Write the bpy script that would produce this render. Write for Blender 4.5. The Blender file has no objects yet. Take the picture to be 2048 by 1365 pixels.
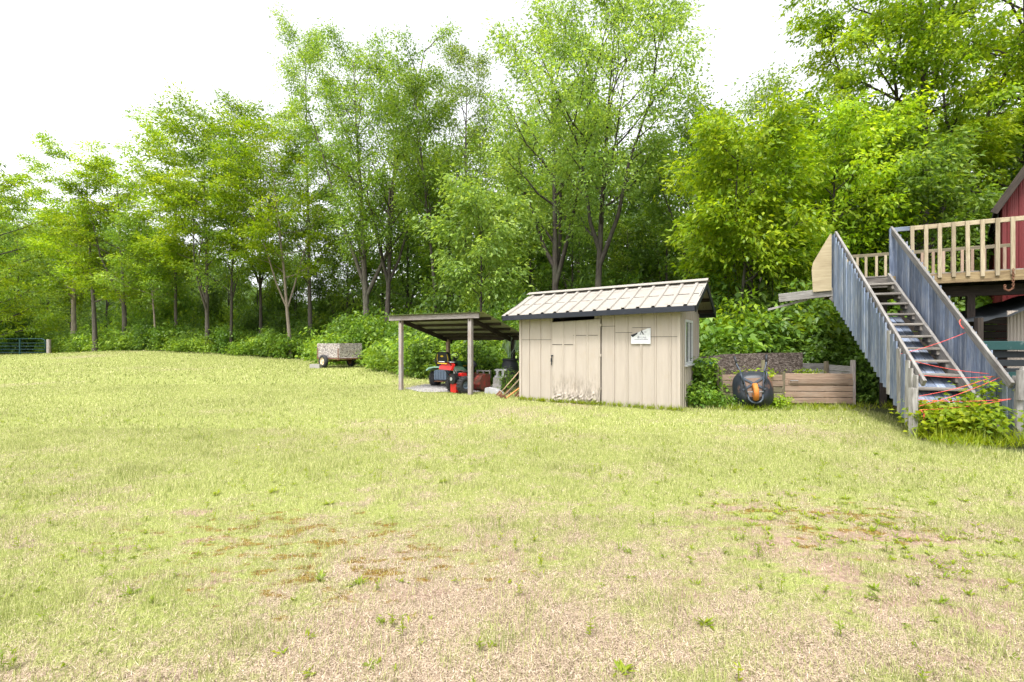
import bpy, math, random
import numpy as np
from mathutils import Vector, Matrix
PI = math.pi
sc = bpy.context.scene
C = sc.collection

# ------------------------------------------------------------ camera, sky, sun, exposure
FPX, CX, CY, CAMH = 967.0, 1024.0, 682.5, 1.45      # photo pixels (2048 wide)
cam_d = bpy.data.cameras.new('camera')
cam = bpy.data.objects.new('camera', cam_d); C.objects.link(cam)
cam.location = (0, 0, CAMH); cam.rotation_euler = (PI/2, 0, 0)
cam_d.sensor_width = 36.0; cam_d.lens = 36.0*FPX/2048.0
cam_d.clip_start = 0.05; cam_d.clip_end = 2000
sc.camera = cam

SUN_EL, SUN_AZ = math.radians(62), math.radians(205)   # azimuth clockwise from +Y: behind the camera, to its left
world = bpy.data.worlds.new('World'); sc.world = world; world.use_nodes = True
wn = world.node_tree; wn.nodes.clear()
sky = wn.nodes.new('ShaderNodeTexSky'); sky.sky_type = 'NISHITA'; sky.sun_disc = False
sky.sun_elevation = SUN_EL; sky.sun_rotation = SUN_AZ
sky.air_density = 1.0; sky.dust_density = 4.0; sky.ozone_density = 1.0
hsv = wn.nodes.new('ShaderNodeHueSaturation'); hsv.inputs['Saturation'].default_value = 0.12
hsv.inputs['Value'].default_value = 1.0
bg = wn.nodes.new('ShaderNodeBackground'); bg.inputs['Strength'].default_value = 0.15
wo = wn.nodes.new('ShaderNodeOutputWorld')
wn.links.new(sky.outputs[0], hsv.inputs['Color']); wn.links.new(hsv.outputs[0], bg.inputs[0]); wn.links.new(bg.outputs[0], wo.inputs[0])

sun_d = bpy.data.lights.new('sun', 'SUN'); sun_d.energy = 1.5; sun_d.angle = math.radians(12); sun_d.color = (1.0, 0.96, 0.9)
sun = bpy.data.objects.new('sun', sun_d); C.objects.link(sun)
sdir = Vector((math.sin(SUN_AZ)*math.cos(SUN_EL), math.cos(SUN_AZ)*math.cos(SUN_EL), math.sin(SUN_EL)))
sun.rotation_euler = sdir.to_track_quat('Z', 'Y').to_euler(); sun.location = (0, -5, 30)

vs = sc.view_settings
vs.view_transform = 'Standard'; vs.look = 'None'; vs.gamma = 1.0; vs.use_curve_mapping = False
vs.exposure = 1.65
sc.cycles.max_bounces = 7; sc.cycles.diffuse_bounces = 4; sc.cycles.transmission_bounces = 4
sc.cycles.glossy_bounces = 2; sc.cycles.transparent_max_bounces = 6
sc.cycles.caustics_reflective = False; sc.cycles.caustics_refractive = False
sc.cycles.use_denoising = True

# ------------------------------------------------------------ helpers
def ground_z(x, y):
    z = 0.009*max(0.0, min(y, 70.0)-15.0)
    z += 30.0*max(0.0, min(1.0, (y-75.0)/90.0))*max(0.0, min(1.0, (-x-40.0-0.35*(y-75))/50.0))
    z += 0.22*max(0.0, min(60.0, y-26.0))*max(0.0, min(1.0, (x+6.0)/14.0))
    b = max(0.0, 1-abs(x+27.0)/17.0); t = max(0.0, min(1.0, (y-27.0)/10.0))
    z += 0.52*b*b*(3-2*b)*t*t*(3-2*t)                # low rise along the wood on the left
    return z
def gp(px, py):                      # ground point seen at a photo pixel
    f = lambda Y: CAMH-(py-CY)/FPX*Y-ground_z((px-CX)/FPX*Y, Y)
    a, b = 1.0, 1.2
    while f(b) > 0 and b < 90: a, b = b, b*1.02
    for _ in range(30):
        m = (a+b)/2
        if f(m) > 0: a = m
        else: b = m
    return (px-CX)/FPX*a, a
def at(px, Y): return (px-CX)/FPX*Y
def zat(py, Y): return CAMH-(py-CY)/FPX*Y

class MB:
    def __init__(s): s.v = []; s.f = []
    def add(s, vs_, fs, M=None):
        o = len(s.v)
        s.v += [tuple(M @ Vector(p)) if M is not None else tuple(p) for p in vs_]
        s.f += [tuple(i+o for i in f) for f in fs]; return s
    def box(s, x0, x1, y0, y1, z0, z1, M=None):
        return s.add([(x0,y0,z0),(x1,y0,z0),(x1,y1,z0),(x0,y1,z0),(x0,y0,z1),(x1,y0,z1),(x1,y1,z1),(x0,y1,z1)],
                     [(0,3,2,1),(4,5,6,7),(0,1,5,4),(1,2,6,5),(2,3,7,6),(3,0,4,7)], M)
    def cbox(s, x0, x1, y0, y1, z0, z1, b=0.006, M=None):
        # box whose long (x) edges are chamfered
        ring = [(y0+b,z0),(y1-b,z0),(y1,z0+b),(y1,z1-b),(y1-b,z1),(y0+b,z1),(y0,z1-b),(y0,z0+b)]
        v = [(x0,)+p for p in ring]+[(x1,)+p for p in ring]
        f = [tuple(range(7,-1,-1)), tuple(range(8,16))]+[(i,(i+1)%8,8+(i+1)%8,8+i) for i in range(8)]
        return s.add(v, f, M)
    def tube(s, pts, rad, n=8, caps=True, M=None):
        pts = [Vector(p) for p in pts]
        if not hasattr(rad, '__len__'): rad = [rad]*len(pts)
        v = []; f = []; ref = None
        for i, p in enumerate(pts):
            d = (pts[min(i+1,len(pts)-1)]-pts[max(i-1,0)])
            d = d.normalized() if d.length > 1e-9 else Vector((0,0,1))
            if ref is None: ref = Vector((1,0,0)) if abs(d.x) < 0.8 else Vector((0,1,0))
            a = (ref-d*ref.dot(d)); a = a.normalized() if a.length > 1e-6 else d.orthogonal().normalized()
            b = d.cross(a); ref = a
            for k in range(n):
                t = 2*PI*k/n; q = p+(a*math.cos(t)+b*math.sin(t))*rad[i]; v.append(tuple(q))
        for i in range(len(pts)-1):
            for k in range(n): f.append((i*n+k, i*n+(k+1)%n, (i+1)*n+(k+1)%n, (i+1)*n+k))
        if caps: f.append(tuple(range(n-1,-1,-1))); f.append(tuple(range((len(pts)-1)*n, len(pts)*n)))
        return s.add(v, f, M)
    def lathe(s, prof, n=24, M=None, closed=False):
        # profile (r, h) turned round local Z
        v = []; f = []; m = len(prof)
        for k in range(n):
            t = 2*PI*k/n
            for r, h in prof: v.append((r*math.cos(t), r*math.sin(t), h))
        for k in range(n):
            k2 = (k+1) % n
            for i in range(m if closed else m-1):
                j = (i+1) % m
                f.append((k*m+i, k2*m+i, k2*m+j, k*m+j))
        return s.add(v, f, M)
    def prism(s, poly, y0, y1, M=None):
        # polygon in XZ, thick in Y
        n = len(poly)
        v = [(x,y0,z) for x,z in poly]+[(x,y1,z) for x,z in poly]
        f = [tuple(range(n)), tuple(range(2*n-1,n-1,-1))]+[(i,n+i,n+(i+1)%n,(i+1)%n) for i in range(n)]
        return s.add(v, f, M)
    def sheet(s, xs, prof_y, z0, z1, t=0.0, M=None):
        # folded metal sheet: x stations, out-of-plane y, between z0 and z1 (lists allowed)
        n = len(xs); v = []; f = []
        for i in range(n):
            a = z0[i] if hasattr(z0,'__len__') else z0; b = z1[i] if hasattr(z1,'__len__') else z1
            v += [(xs[i],prof_y[i],a),(xs[i],prof_y[i],b)]
        for i in range(n-1): f.append((2*i,2*i+2,2*i+3,2*i+1))
        return s.add(v, f, M)
    def build(s, name, mat, parent=None, smooth=False, M=None):
        me = bpy.data.meshes.new(name); me.from_pydata(s.v, [], s.f); me.update()
        if mat: me.materials.append(mat)
        if smooth: me.polygons.foreach_set('use_smooth', [True]*len(me.polygons))
        o = bpy.data.objects.new(name, me); C.objects.link(o)
        if parent: o.parent = parent
        if M is not None: o.matrix_basis = M
        return o

def tag(o, label, cat, group=None):
    o['label'] = label; o['category'] = cat
    if group: o['group'] = group
    return o
def thing(name, label, cat, loc=(0,0,0), rz=0.0, group=None):
    o = bpy.data.objects.new(name, None); C.objects.link(o); o.empty_display_size = 0.2
    o.location = loc; o.rotation_euler = (0,0,rz)
    return tag(o, label, cat, group)
def struct(o): o['kind'] = 'structure'; return o
def frame(p0, p1, up=(0,0,1)):
    p0, p1 = Vector(p0), Vector(p1); x = (p1-p0).normalized(); up = Vector(up)
    y = up.cross(x)
    if y.length < 1e-4: y = Vector((0,1,0)).cross(x)
    y.normalize(); z = x.cross(y)
    return Matrix(((x.x,y.x,z.x,p0.x),(x.y,y.y,z.y,p0.y),(x.z,y.z,z.z,p0.z),(0,0,0,1)))
prng = random.Random(5)
def plank(name, p0, p1, w, h, mat, parent, up=(0,0,1), b=0.006, ragged=0.0):
    # timber: local X runs along the piece so that the grain does; w across, h along up
    L = (Vector(p1)-Vector(p0)).length
    m = MB().cbox(-prng.random()*ragged, L+prng.random()*ragged, -w/2, w/2, -h/2, h/2, b)
    return m.build(name, mat, parent, M=frame(p0, p1, up))

# ------------------------------------------------------------ materials
def nmat(name):
    m = bpy.data.materials.new(name); m.use_nodes = True
    nt = m.node_tree; b = nt.nodes['Principled BSDF']
    return m, nt, b
def N(nt, t, **kw):
    n = nt.nodes.new(t)
    for k, v in kw.items():
        if k in n.inputs: n.inputs[k].default_value = v
        else: setattr(n, k, v)
    return n
def ramp(nt, fac, stops):
    r = nt.nodes.new('ShaderNodeValToRGB'); e = r.color_ramp.elements
    while len(e) < len(stops): e.new(0.5)
    for i, (p, c) in enumerate(stops): e[i].position = p; e[i].color = (*c, 1)
    nt.links.new(fac, r.inputs[0]); return r.outputs[0]
def mixc(nt, a, b, fac, mode='MIX'):
    m = nt.nodes.new('ShaderNodeMix'); m.data_type = 'RGBA'; m.blend_type = mode
    for sock, v in ((0, fac), (6, a), (7, b)):
        if hasattr(v, 'is_linked'): nt.links.new(v, m.inputs[sock])
        elif sock == 0: m.inputs[0].default_value = v
        else: m.inputs[sock].default_value = (*v, 1)
    return m.outputs[2]
def objcoord(nt, scale, rnd=True):
    tc = nt.nodes.new('ShaderNodeTexCoord'); mp = nt.nodes.new('ShaderNodeMapping')
    mp.inputs['Scale'].default_value = scale
    nt.links.new(tc.outputs['Object'], mp.inputs[0])
    if rnd:
        oi = nt.nodes.new('ShaderNodeObjectInfo'); cx = nt.nodes.new('ShaderNodeCombineXYZ')
        mm = N(nt, 'ShaderNodeMath', operation='MULTIPLY'); mm.inputs[1].default_value = 57.0
        nt.links.new(oi.outputs['Random'], mm.inputs[0])
        for i in range(3): nt.links.new(mm.outputs[0], cx.inputs[i])
        nt.links.new(cx.outputs[0], mp.inputs['Location'])
    return mp.outputs[0]
def noise(nt, vec, scale, detail=4, rough=0.55):
    n = N(nt, 'ShaderNodeTexNoise', Scale=scale, Detail=detail, Roughness=rough)
    nt.links.new(vec, n.inputs['Vector']); return n.outputs['Fac']
def bump(nt, b, h, strength=0.3, dist=0.01):
    bp = N(nt, 'ShaderNodeBump', Strength=strength, Distance=dist)
    nt.links.new(h, bp.inputs['Height']); nt.links.new(bp.outputs[0], b.inputs['Normal'])
def wood(name, dark, light, stain, rough=0.85, gs=1.0, stain_amt=0.5, var=0.35):
    m, nt, b = nmat(name)
    v = objcoord(nt, (2.2*gs, 30*gs, 30*gs)); g = noise(nt, v, 1.6, 6, 0.65)
    col = ramp(nt, g, [(0.3, dark), (0.68, light)])
    v2 = objcoord(nt, (1.2, 4, 4)); g2 = noise(nt, v2, 1.8, 5, 0.7)
    f = ramp(nt, g2, [(0.45, (0,0,0)), (0.72, (stain_amt,)*3)])
    col = mixc(nt, col, stain, f)
    oi = nt.nodes.new('ShaderNodeObjectInfo')
    hs = nt.nodes.new('ShaderNodeHueSaturation')
    mr = N(nt, 'ShaderNodeMapRange'); mr.inputs[3].default_value = 1-var; mr.inputs[4].default_value = 1+var*0.6
    nt.links.new(oi.outputs['Random'], mr.inputs[0]); nt.links.new(mr.outputs[0], hs.inputs['Value'])
    nt.links.new(col, hs.inputs['Color']); nt.links.new(hs.outputs[0], b.inputs['Base Color'])
    b.inputs['Roughness'].default_value = rough; b.inputs['Specular IOR Level'].default_value = 0.25
    bump(nt, b, g, 0.5, 0.006); return m
def paint(name, col, rough=0.5, dirt=(0.1,0.08,0.06), amt=0.35, scale=3.0, metal=0.0, spec=0.4, lo=0.5, hi=0.75, bmp=0.1):
    m, nt, b = nmat(name); v = objcoord(nt, (1,1,1))
    g = noise(nt, v, scale, 7, 0.68); g2 = noise(nt, v, scale*7, 4, 0.6)
    c2 = tuple(c*0.82 for c in col)
    base = ramp(nt, g2, [(0.3, c2), (0.7, col)])
    f = ramp(nt, g, [(lo, (0,0,0)), (hi, (amt,)*3)])
    nt.links.new(mixc(nt, base, dirt, f), b.inputs['Base Color'])
    b.inputs['Roughness'].default_value = rough; b.inputs['Metallic'].default_value = metal
    b.inputs['Specular IOR Level'].default_value = spec
    if bmp: bump(nt, b, g2, bmp, 0.004)
    return m
def cream(name, col, dirt, amt, stripes=True, low_dirt=False):
    # painted steel sheet with fine pressed lines, streaks and chalking
    m, nt, b = nmat(name); v = objcoord(nt, (1,1,1))
    s = objcoord(nt, (5, 5, 0.5)); streak = noise(nt, s, 2.2, 6, 0.65)
    base = ramp(nt, streak, [(0.3, tuple(c*0.86 for c in col)), (0.7, col)])
    g = noise(nt, v, 2.4, 8, 0.72)
    f = ramp(nt, g, [(0.52, (0,0,0)), (0.74, (amt,)*3)])
    c = mixc(nt, base, dirt, f)
    if low_dirt:
        sep = nt.nodes.new('ShaderNodeSeparateXYZ'); tc = nt.nodes.new('ShaderNodeTexCoord')
        nt.links.new(tc.outputs['Object'], sep.inputs[0])
        mr = N(nt, 'ShaderNodeMapRange'); mr.inputs[1].default_value = 0.75; mr.inputs[2].default_value = 0.12
        nt.links.new(sep.outputs[2], mr.inputs[0])
        g3 = noise(nt, objcoord(nt, (9,9,2.2)), 1.5, 8, 0.75)
        f3 = ramp(nt, g3, [(0.46, (0,0,0)), (0.62, (0.9,)*3)])
        mm = mixc(nt, (0,0,0), f3, mr.outputs[0])
        c = mixc(nt, c, (0.09,0.075,0.055), mm)
    nt.links.new(c, b.inputs['Base Color'])
    b.inputs['Roughness'].default_value = 0.55; b.inputs['Specular IOR Level'].default_value = 0.35
    w = N(nt, 'ShaderNodeTexWave', Scale=9.0, Distortion=0.15); w.bands_direction = 'X'
    nt.links.new(v, w.inputs['Vector'])
    bump(nt, b, w.outputs['Fac'], 0.35 if stripes else 0.0, 0.006); return m
def leafmat(name, stops, trans=0.45, gloss=0.45, var=0.25):
    m, nt, b = nmat(name)
    a = nt.nodes.new('ShaderNodeAttribute'); a.attribute_name = 'rnd'
    geo = nt.nodes.new('ShaderNodeNewGeometry')
    mp = N(nt, 'ShaderNodeTexNoise', Scale=0.55, Detail=3.0); nt.links.new(geo.outputs['Position'], mp.inputs['Vector'])
    ad = N(nt, 'ShaderNodeMath', operation='MULTIPLY_ADD'); ad.inputs[1].default_value = 0.62
    nt.links.new(a.outputs['Fac'], ad.inputs[0])
    mr = N(nt, 'ShaderNodeMapRange'); mr.inputs[1].default_value = 0.3; mr.inputs[2].default_value = 0.7
    mr.inputs[3].default_value = 0.0; mr.inputs[4].default_value = 0.4
    nt.links.new(mp.outputs['Fac'], mr.inputs[0]); nt.links.new(mr.outputs[0], ad.inputs[2])
    col = ramp(nt, ad.outputs[0], stops)
    oi = nt.nodes.new('ShaderNodeObjectInfo'); hs = nt.nodes.new('ShaderNodeHueSaturation')
    m2 = N(nt, 'ShaderNodeMapRange'); m2.inputs[3].default_value = 1-var; m2.inputs[4].default_value = 1+var
    nt.links.new(oi.outputs['Random'], m2.inputs[0]); nt.links.new(m2.outputs[0], hs.inputs['Value'])
    nt.links.new(col, hs.inputs['Color'])
    nt.links.new(hs.outputs[0], b.inputs['Base Color'])
    b.inputs['Roughness'].default_value = gloss; b.inputs['Specular IOR Level'].default_value = 0.3
    tr = nt.nodes.new('ShaderNodeBsdfTranslucent')
    br = N(nt, 'ShaderNodeMix', data_type='RGBA', blend_type='MULTIPLY'); br.inputs[0].default_value = 1.0
    nt.links.new(hs.outputs[0], br.inputs[6]); br.inputs[7].default_value = (1.55, 1.45, 0.6, 1)
    nt.links.new(br.outputs[2], tr.inputs[0])
    mx = nt.nodes.new('ShaderNodeMixShader'); mx.inputs[0].default_value = trans
    nt.links.new(b.outputs[0], mx.inputs[1]); nt.links.new(tr.outputs[0], mx.inputs[2])
    nt.links.new(mx.outputs[0], nt.nodes['Material Output'].inputs[0]); return m
def bark(name, dark, light, sx=7):
    m, nt, b = nmat(name); v = objcoord(nt, (sx, sx, 1.3)); g = noise(nt, v, 2.0, 7, 0.7)
    c = ramp(nt, g, [(0.32, dark), (0.66, light)])
    g2 = noise(nt, objcoord(nt, (1,1,1)), 0.9, 4, 0.6)
    c = mixc(nt, c, (0.10,0.11,0.075), ramp(nt, g2, [(0.5,(0,0,0)),(0.8,(0.5,)*3)]))
    nt.links.new(c, b.inputs['Base Color']); b.inputs['Roughness'].default_value = 0.95
    b.inputs['Specular IOR Level'].default_value = 0.1
    bump(nt, b, g, 0.8, 0.03); return m
def osb(name, cols, scale=38, dark=(0.05,0.04,0.035)):
    m, nt, b = nmat(name); v = objcoord(nt, (1, 1, 1.7), False)
    d = N(nt, 'ShaderNodeTexNoise', Scale=9.0, Detail=3.0); nt.links.new(v, d.inputs['Vector'])
    va = nt.nodes.new('ShaderNodeMixRGB'); va.inputs[0].default_value = 0.12
    nt.links.new(v, va.inputs[1]); nt.links.new(d.outputs['Color'], va.inputs[2])
    vo = N(nt, 'ShaderNodeTexVoronoi', Scale=scale); nt.links.new(va.outputs[0], vo.inputs['Vector'])
    sp = nt.nodes.new('ShaderNodeSeparateColor'); nt.links.new(vo.outputs['Color'], sp.inputs[0])
    c = ramp(nt, sp.outputs[0], cols)
    f = ramp(nt, noise(nt, v, 3, 6, 0.7), [(0.48,(0,0,0)),(0.7,(0.6,)*3)])
    nt.links.new(mixc(nt, c, dark, f), b.inputs['Base Color']); b.inputs['Roughness'].default_value = 0.95
    b.inputs['Specular IOR Level'].default_value = 0.15
    bump(nt, b, sp.outputs[1], 0.5, 0.006); return m

MT = {}
MT['cream'] = cream('cream_steel', (0.35,0.305,0.262), (0.30,0.24,0.17), 0.35)
MT['cream_door'] = cream('cream_steel_door', (0.36,0.315,0.27), (0.30,0.24,0.17), 0.35, True, True)
MT['roof'] = cream('roof_steel', (0.28,0.258,0.23), (0.165,0.14,0.12), 0.6, False)
MT['navy'] = paint('navy_trim', (0.006,0.009,0.017), 0.6, (0.04,0.04,0.05), 0.3, 6)
MT['white'] = paint('white_vinyl', (0.55,0.56,0.585), 0.4, (0.4,0.38,0.33), 0.2)
MT['black'] = paint('black_plastic', (0.014,0.016,0.022), 0.5, (0.07,0.065,0.06), 0.3, 5)
MT['rubber'] = paint('tyre_rubber', (0.022,0.022,0.025), 0.8, (0.09,0.075,0.06), 0.45, 6, bmp=0.25)
MT['post'] = wood('weathered_post', (0.17,0.15,0.145), (0.36,0.33,0.32), (0.28,0.17,0.11))
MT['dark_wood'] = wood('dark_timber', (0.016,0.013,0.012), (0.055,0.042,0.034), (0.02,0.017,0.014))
MT['blue_wood'] = wood('blue_grey_stained_board', (0.07,0.092,0.145), (0.205,0.25,0.34), (0.33,0.34,0.36), stain_amt=0.65, var=0.45)
MT['grey_wood'] = wood('bare_grey_timber', (0.10,0.09,0.082), (0.30,0.285,0.27), (0.43,0.42,0.40), stain_amt=0.6)
MT['tread'] = wood('old_tread', (0.07,0.062,0.055), (0.22,0.20,0.18), (0.36,0.34,0.30), stain_amt=0.6)
MT['new_wood'] = wood('treated_pine', (0.22,0.175,0.11), (0.37,0.315,0.225), (0.13,0.09,0.055), stain_amt=0.35, var=0.2)
MT['deck_rim'] = wood('deck_rim', (0.15,0.105,0.05), (0.31,0.235,0.13), (0.10,0.065,0.04), stain_amt=0.8, var=0.1)
MT['ply'] = wood('plywood', (0.26,0.21,0.13), (0.36,0.305,0.205), (0.15,0.11,0.065), gs=0.5, stain_amt=0.35, var=0.05)
MT['cedar'] = wood('cedar_board', (0.175,0.115,0.08), (0.31,0.225,0.165), (0.25,0.215,0.18), stain_amt=0.45, var=0.25)
MT['old_board'] = wood('mossy_old_board', (0.10,0.085,0.055), (0.27,0.225,0.155), (0.11,0.12,0.06), stain_amt=0.7)
MT['osb'] = osb('weathered_chipboard', [(0.0,(0.035,0.027,0.022)),(0.5,(0.085,0.066,0.055)),(1.0,(0.20,0.17,0.15))], 34)
MT['chips'] = osb('painted_chipboard', [(0.0,(0.07,0.06,0.065)),(0.45,(0.25,0.225,0.21)),(1.0,(0.46,0.42,0.39))], 24, (0.20,0.14,0.11))
MT['rust'] = paint('rusty_steel', (0.17,0.075,0.04), 0.8, (0.06,0.035,0.025), 0.7, 8)
MT['red'] = paint('red_paint', (0.52,0.018,0.016), 0.35, (0.10,0.03,0.02), 0.5, 6)
MT['red_rust'] = paint('worn_red_paint', (0.26,0.028,0.02), 0.7, (0.07,0.035,0.022), 0.95, 9, lo=0.36, hi=0.56)
MT['tgreen'] = paint('faded_green_paint', (0.36,0.60,0.47), 0.45, (0.07,0.11,0.07), 0.4, 5)
MT['dgreen'] = paint('green_paint', (0.025,0.10,0.045), 0.4, (0.05,0.05,0.03), 0.4, 5)
MT['yellow'] = paint('yellow_paint', (0.62,0.42,0.02), 0.45, (0.2,0.12,0.03), 0.5, 7)
MT['greyblue'] = paint('grey_blue_plastic', (0.14,0.185,0.25), 0.6, (0.06,0.06,0.06), 0.5, 6)
MT['steel'] = paint('grey_steel', (0.33,0.33,0.34), 0.45, (0.15,0.1,0.07), 0.5, 8, metal=0.5)
MT['concrete'] = paint('concrete', (0.30,0.285,0.27), 0.95, (0.12,0.105,0.09), 0.55, 6, spec=0.15, bmp=0.4)
MT['slab'] = paint('pale_stone', (0.36,0.36,0.37), 0.9, (0.22,0.21,0.2), 0.4, 8, spec=0.15, bmp=0.4)
MT['teal'] = paint('teal_paint', (0.006,0.05,0.055), 0.5, (0.09,0.12,0.12), 0.35, 9)
MT['teal2'] = paint('teal_board_paint', (0.010,0.05,0.05), 0.5, (0.2,0.23,0.23), 0.4, 8, lo=0.6, hi=0.72)
MT['orange'] = paint('orange_tyre', (0.48,0.16,0.025), 0.75, (0.25,0.10,0.03), 0.5, 5)
MT['tray'] = paint('worn_tray', (0.020,0.025,0.034), 0.5, (0.24,0.13,0.08), 0.85, 2.6, lo=0.55, hi=0.66)
MT['frame'] = paint('blue_black_tube', (0.03,0.045,0.065), 0.4, (0.12,0.08,0.06), 0.4, 8)
MT['barn'] = cream('red_barn_steel', (0.115,0.011,0.012), (0.06,0.008,0.009), 0.5)
MT['barn_roof'] = paint('dark_shingle', (0.035,0.033,0.033), 0.9, (0.09,0.08,0.07), 0.5, 4)
MT['tarp'] = paint('black_shade_cloth', (0.012,0.016,0.02), 0.75, (0.035,0.04,0.05), 0.5, 4)
MT['rope'] = paint('red_cord', (0.72,0.10,0.08), 0.7, (0.5,0.06,0.05), 0.3)
MT['blue'] = paint('blue_plastic', (0.01,0.20,0.62), 0.4, (0.02,0.10,0.3), 0.3)
MT['broom'] = paint('orange_handle', (0.62,0.22,0.06), 0.6, (0.4,0.25,0.15), 0.5)
MT['handle'] = wood('tool_handle', (0.30,0.20,0.12), (0.52,0.40,0.27), (0.2,0.15,0.1))
MT['mossroof'] = paint('mossy_fibreglass', (0.30,0.31,0.235), 0.7, (0.13,0.14,0.06), 0.8, 3)
MT['ink'] = paint('black_ink', (0.02,0.022,0.03), 0.7, amt=0.0, bmp=0)
MT['ink_faded'] = paint('faded_ink', (0.13,0.13,0.16), 0.7, amt=0.0, bmp=0)
MT['soil'] = paint('compost', (0.06,0.042,0.03), 0.95, (0.12,0.09,0.05), 0.6, 5, spec=0.1, bmp=0.6)
def glassmat():
    m, nt, b = nmat('window_glass'); b.inputs['Base Color'].default_value = (0.02,0.025,0.03,1)
    b.inputs['Roughness'].default_value = 0.04; b.inputs['Specular IOR Level'].default_value = 0.9
    g = noise(nt, objcoord(nt, (1,1,1)), 3, 2); bump(nt, b, g, 0.05, 0.01); return m
MT['glass'] = glassmat()
def bagmat():
    m, nt, b = nmat('cloudy_plastic')
    d = N(nt, 'ShaderNodeBsdfDiffuse', Color=(0.42,0.52,0.45,1)); t = N(nt, 'ShaderNodeBsdfTransparent', Color=(0.8,0.9,0.82,1))
    g = noise(nt, objcoord(nt, (9,9,2)), 2, 4)
    mr = N(nt, 'ShaderNodeMapRange'); mr.inputs[3].default_value = 0.25; mr.inputs[4].default_value = 0.7
    nt.links.new(g, mr.inputs[0])
    mx = nt.nodes.new('ShaderNodeMixShader'); nt.links.new(mr.outputs[0], mx.inputs[0])
    nt.links.new(d.outputs[0], mx.inputs[1]); nt.links.new(t.outputs[0], mx.inputs[2])
    nt.links.new(mx.outputs[0], nt.nodes['Material Output'].inputs[0]); return m
MT['bag'] = bagmat()

LEAF = {
 'lime':  leafmat('lime_leaf',  [(0.05,(0.080,0.160,0.008)),(0.45,(0.185,0.300,0.013)),(0.95,(0.38,0.46,0.026))], 0.5),
 'green': leafmat('green_leaf', [(0.05,(0.068,0.140,0.020)),(0.5,(0.150,0.255,0.030)),(0.95,(0.30,0.40,0.048))], 0.48),
 'airy':  leafmat('airy_leaf',  [(0.05,(0.085,0.155,0.034)),(0.5,(0.17,0.265,0.052)),(0.95,(0.33,0.42,0.085))], 0.48),
 'deep':  leafmat('deep_leaf',  [(0.05,(0.046,0.095,0.018)),(0.5,(0.094,0.175,0.026)),(0.95,(0.18,0.28,0.038))], 0.44),
 'shrub': leafmat('shrub_leaf', [(0.05,(0.048,0.112,0.014)),(0.5,(0.10,0.195,0.022)),(0.95,(0.21,0.315,0.03))], 0.42),
 'vine':  leafmat('vine_leaf',  [(0.05,(0.09,0.17,0.012)),(0.5,(0.20,0.30,0.015)),(0.95,(0.38,0.43,0.025))], 0.48),
}
BARK = {'grey': bark('grey_bark', (0.05,0.043,0.037), (0.15,0.13,0.115)), 'dark': bark('dark_bark', (0.024,0.02,0.018), (0.085,0.073,0.062)),
        'pale': bark('pale_bark', (0.13,0.105,0.085), (0.30,0.25,0.21))}

# ------------------------------------------------------------ value noise shared by ground and blades
def vnoise(x, y, scale, seed):
    rs = np.random.RandomState(seed); T = rs.rand(64, 64)
    x = np.asarray(x)/scale+seed*3.7; y = np.asarray(y)/scale+seed*1.3
    xi = np.floor(x).astype(int); yi = np.floor(y).astype(int); fx = x-xi; fy = y-yi
    fx = fx*fx*(3-2*fx); fy = fy*fy*(3-2*fy)
    g = lambda a, b: T[a % 64, b % 64]
    return (g(xi,yi)*(1-fx)+g(xi+1,yi)*fx)*(1-fy)+(g(xi,yi+1)*(1-fx)+g(xi+1,yi+1)*fx)*fy
def fbm(x, y, scale, seed, oct=4):
    s = 0; a = 0.5; t = 0
    for i in range(oct): s = s+a*vnoise(x, y, scale/2**i, seed+i); t += a; a *= 0.55
    return s/t
# lawn edge, as photo pixels on the ground, turned into world points
EDGE_PX = [(-700,716),(-200,712),(60,709),(95,707),(300,702),(440,708),(580,719),(640,722),(740,730),(800,746),(870,757),(960,765),(1040,775),
           (1300,790),(1385,812),(1440,815),(1705,815),(1790,838),(1836,885),(1960,900),(2060,915),(2500,960)]
EDGE = [gp(*p) for p in EDGE_PX]
EAZ = np.array([math.atan2(x, y) for x, y in EDGE]); EDIST = np.array([math.hypot(x, y) for x, y in EDGE])
def lawn_in(x, y):      # > 0 on the lawn: metres to the wood edge along the line of sight
    r = np.hypot(x, y); a = np.arctan2(x, y)
    w = (fbm(x, y, 1.2, 31, 3)-0.5)*0.9*np.clip(r/18, 0.2, 1.5)
    d = np.interp(a, EAZ, EDIST)-r+w
    return np.where(y < 0.2, 9.0, d)
def greenness(x, y):
    r = np.hypot(x, y)
    g = 0.47+0.53*np.clip((r-2.5)/8.0, 0, 1)**0.8*0.42
    g = g+(fbm(x, y, 2.6, 3)-0.5)*0.9+(vnoise(x, y, 6.0, 4)-0.5)*0.35+(fbm(x, y, 0.45, 9, 3)-0.5)*0.6+(fbm(x, y, 0.13, 13, 2)-0.5)*0.7*np.clip((9-r)/4, 0, 1)
    g = g+0.22*np.clip((-x-0.2*y)/3.0, 0, 1)-0.10*np.clip((x-1.0)/2.0, 0, 1)*np.clip((5.5-y)/2, 0, 1)
    e = np.interp(np.arctan2(x, y), EAZ, EDIST)-r
    g = g+0.35*np.clip((2.0-e)/2.0, 0, 1)
    return np.clip(g, 0, 1)
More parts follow.
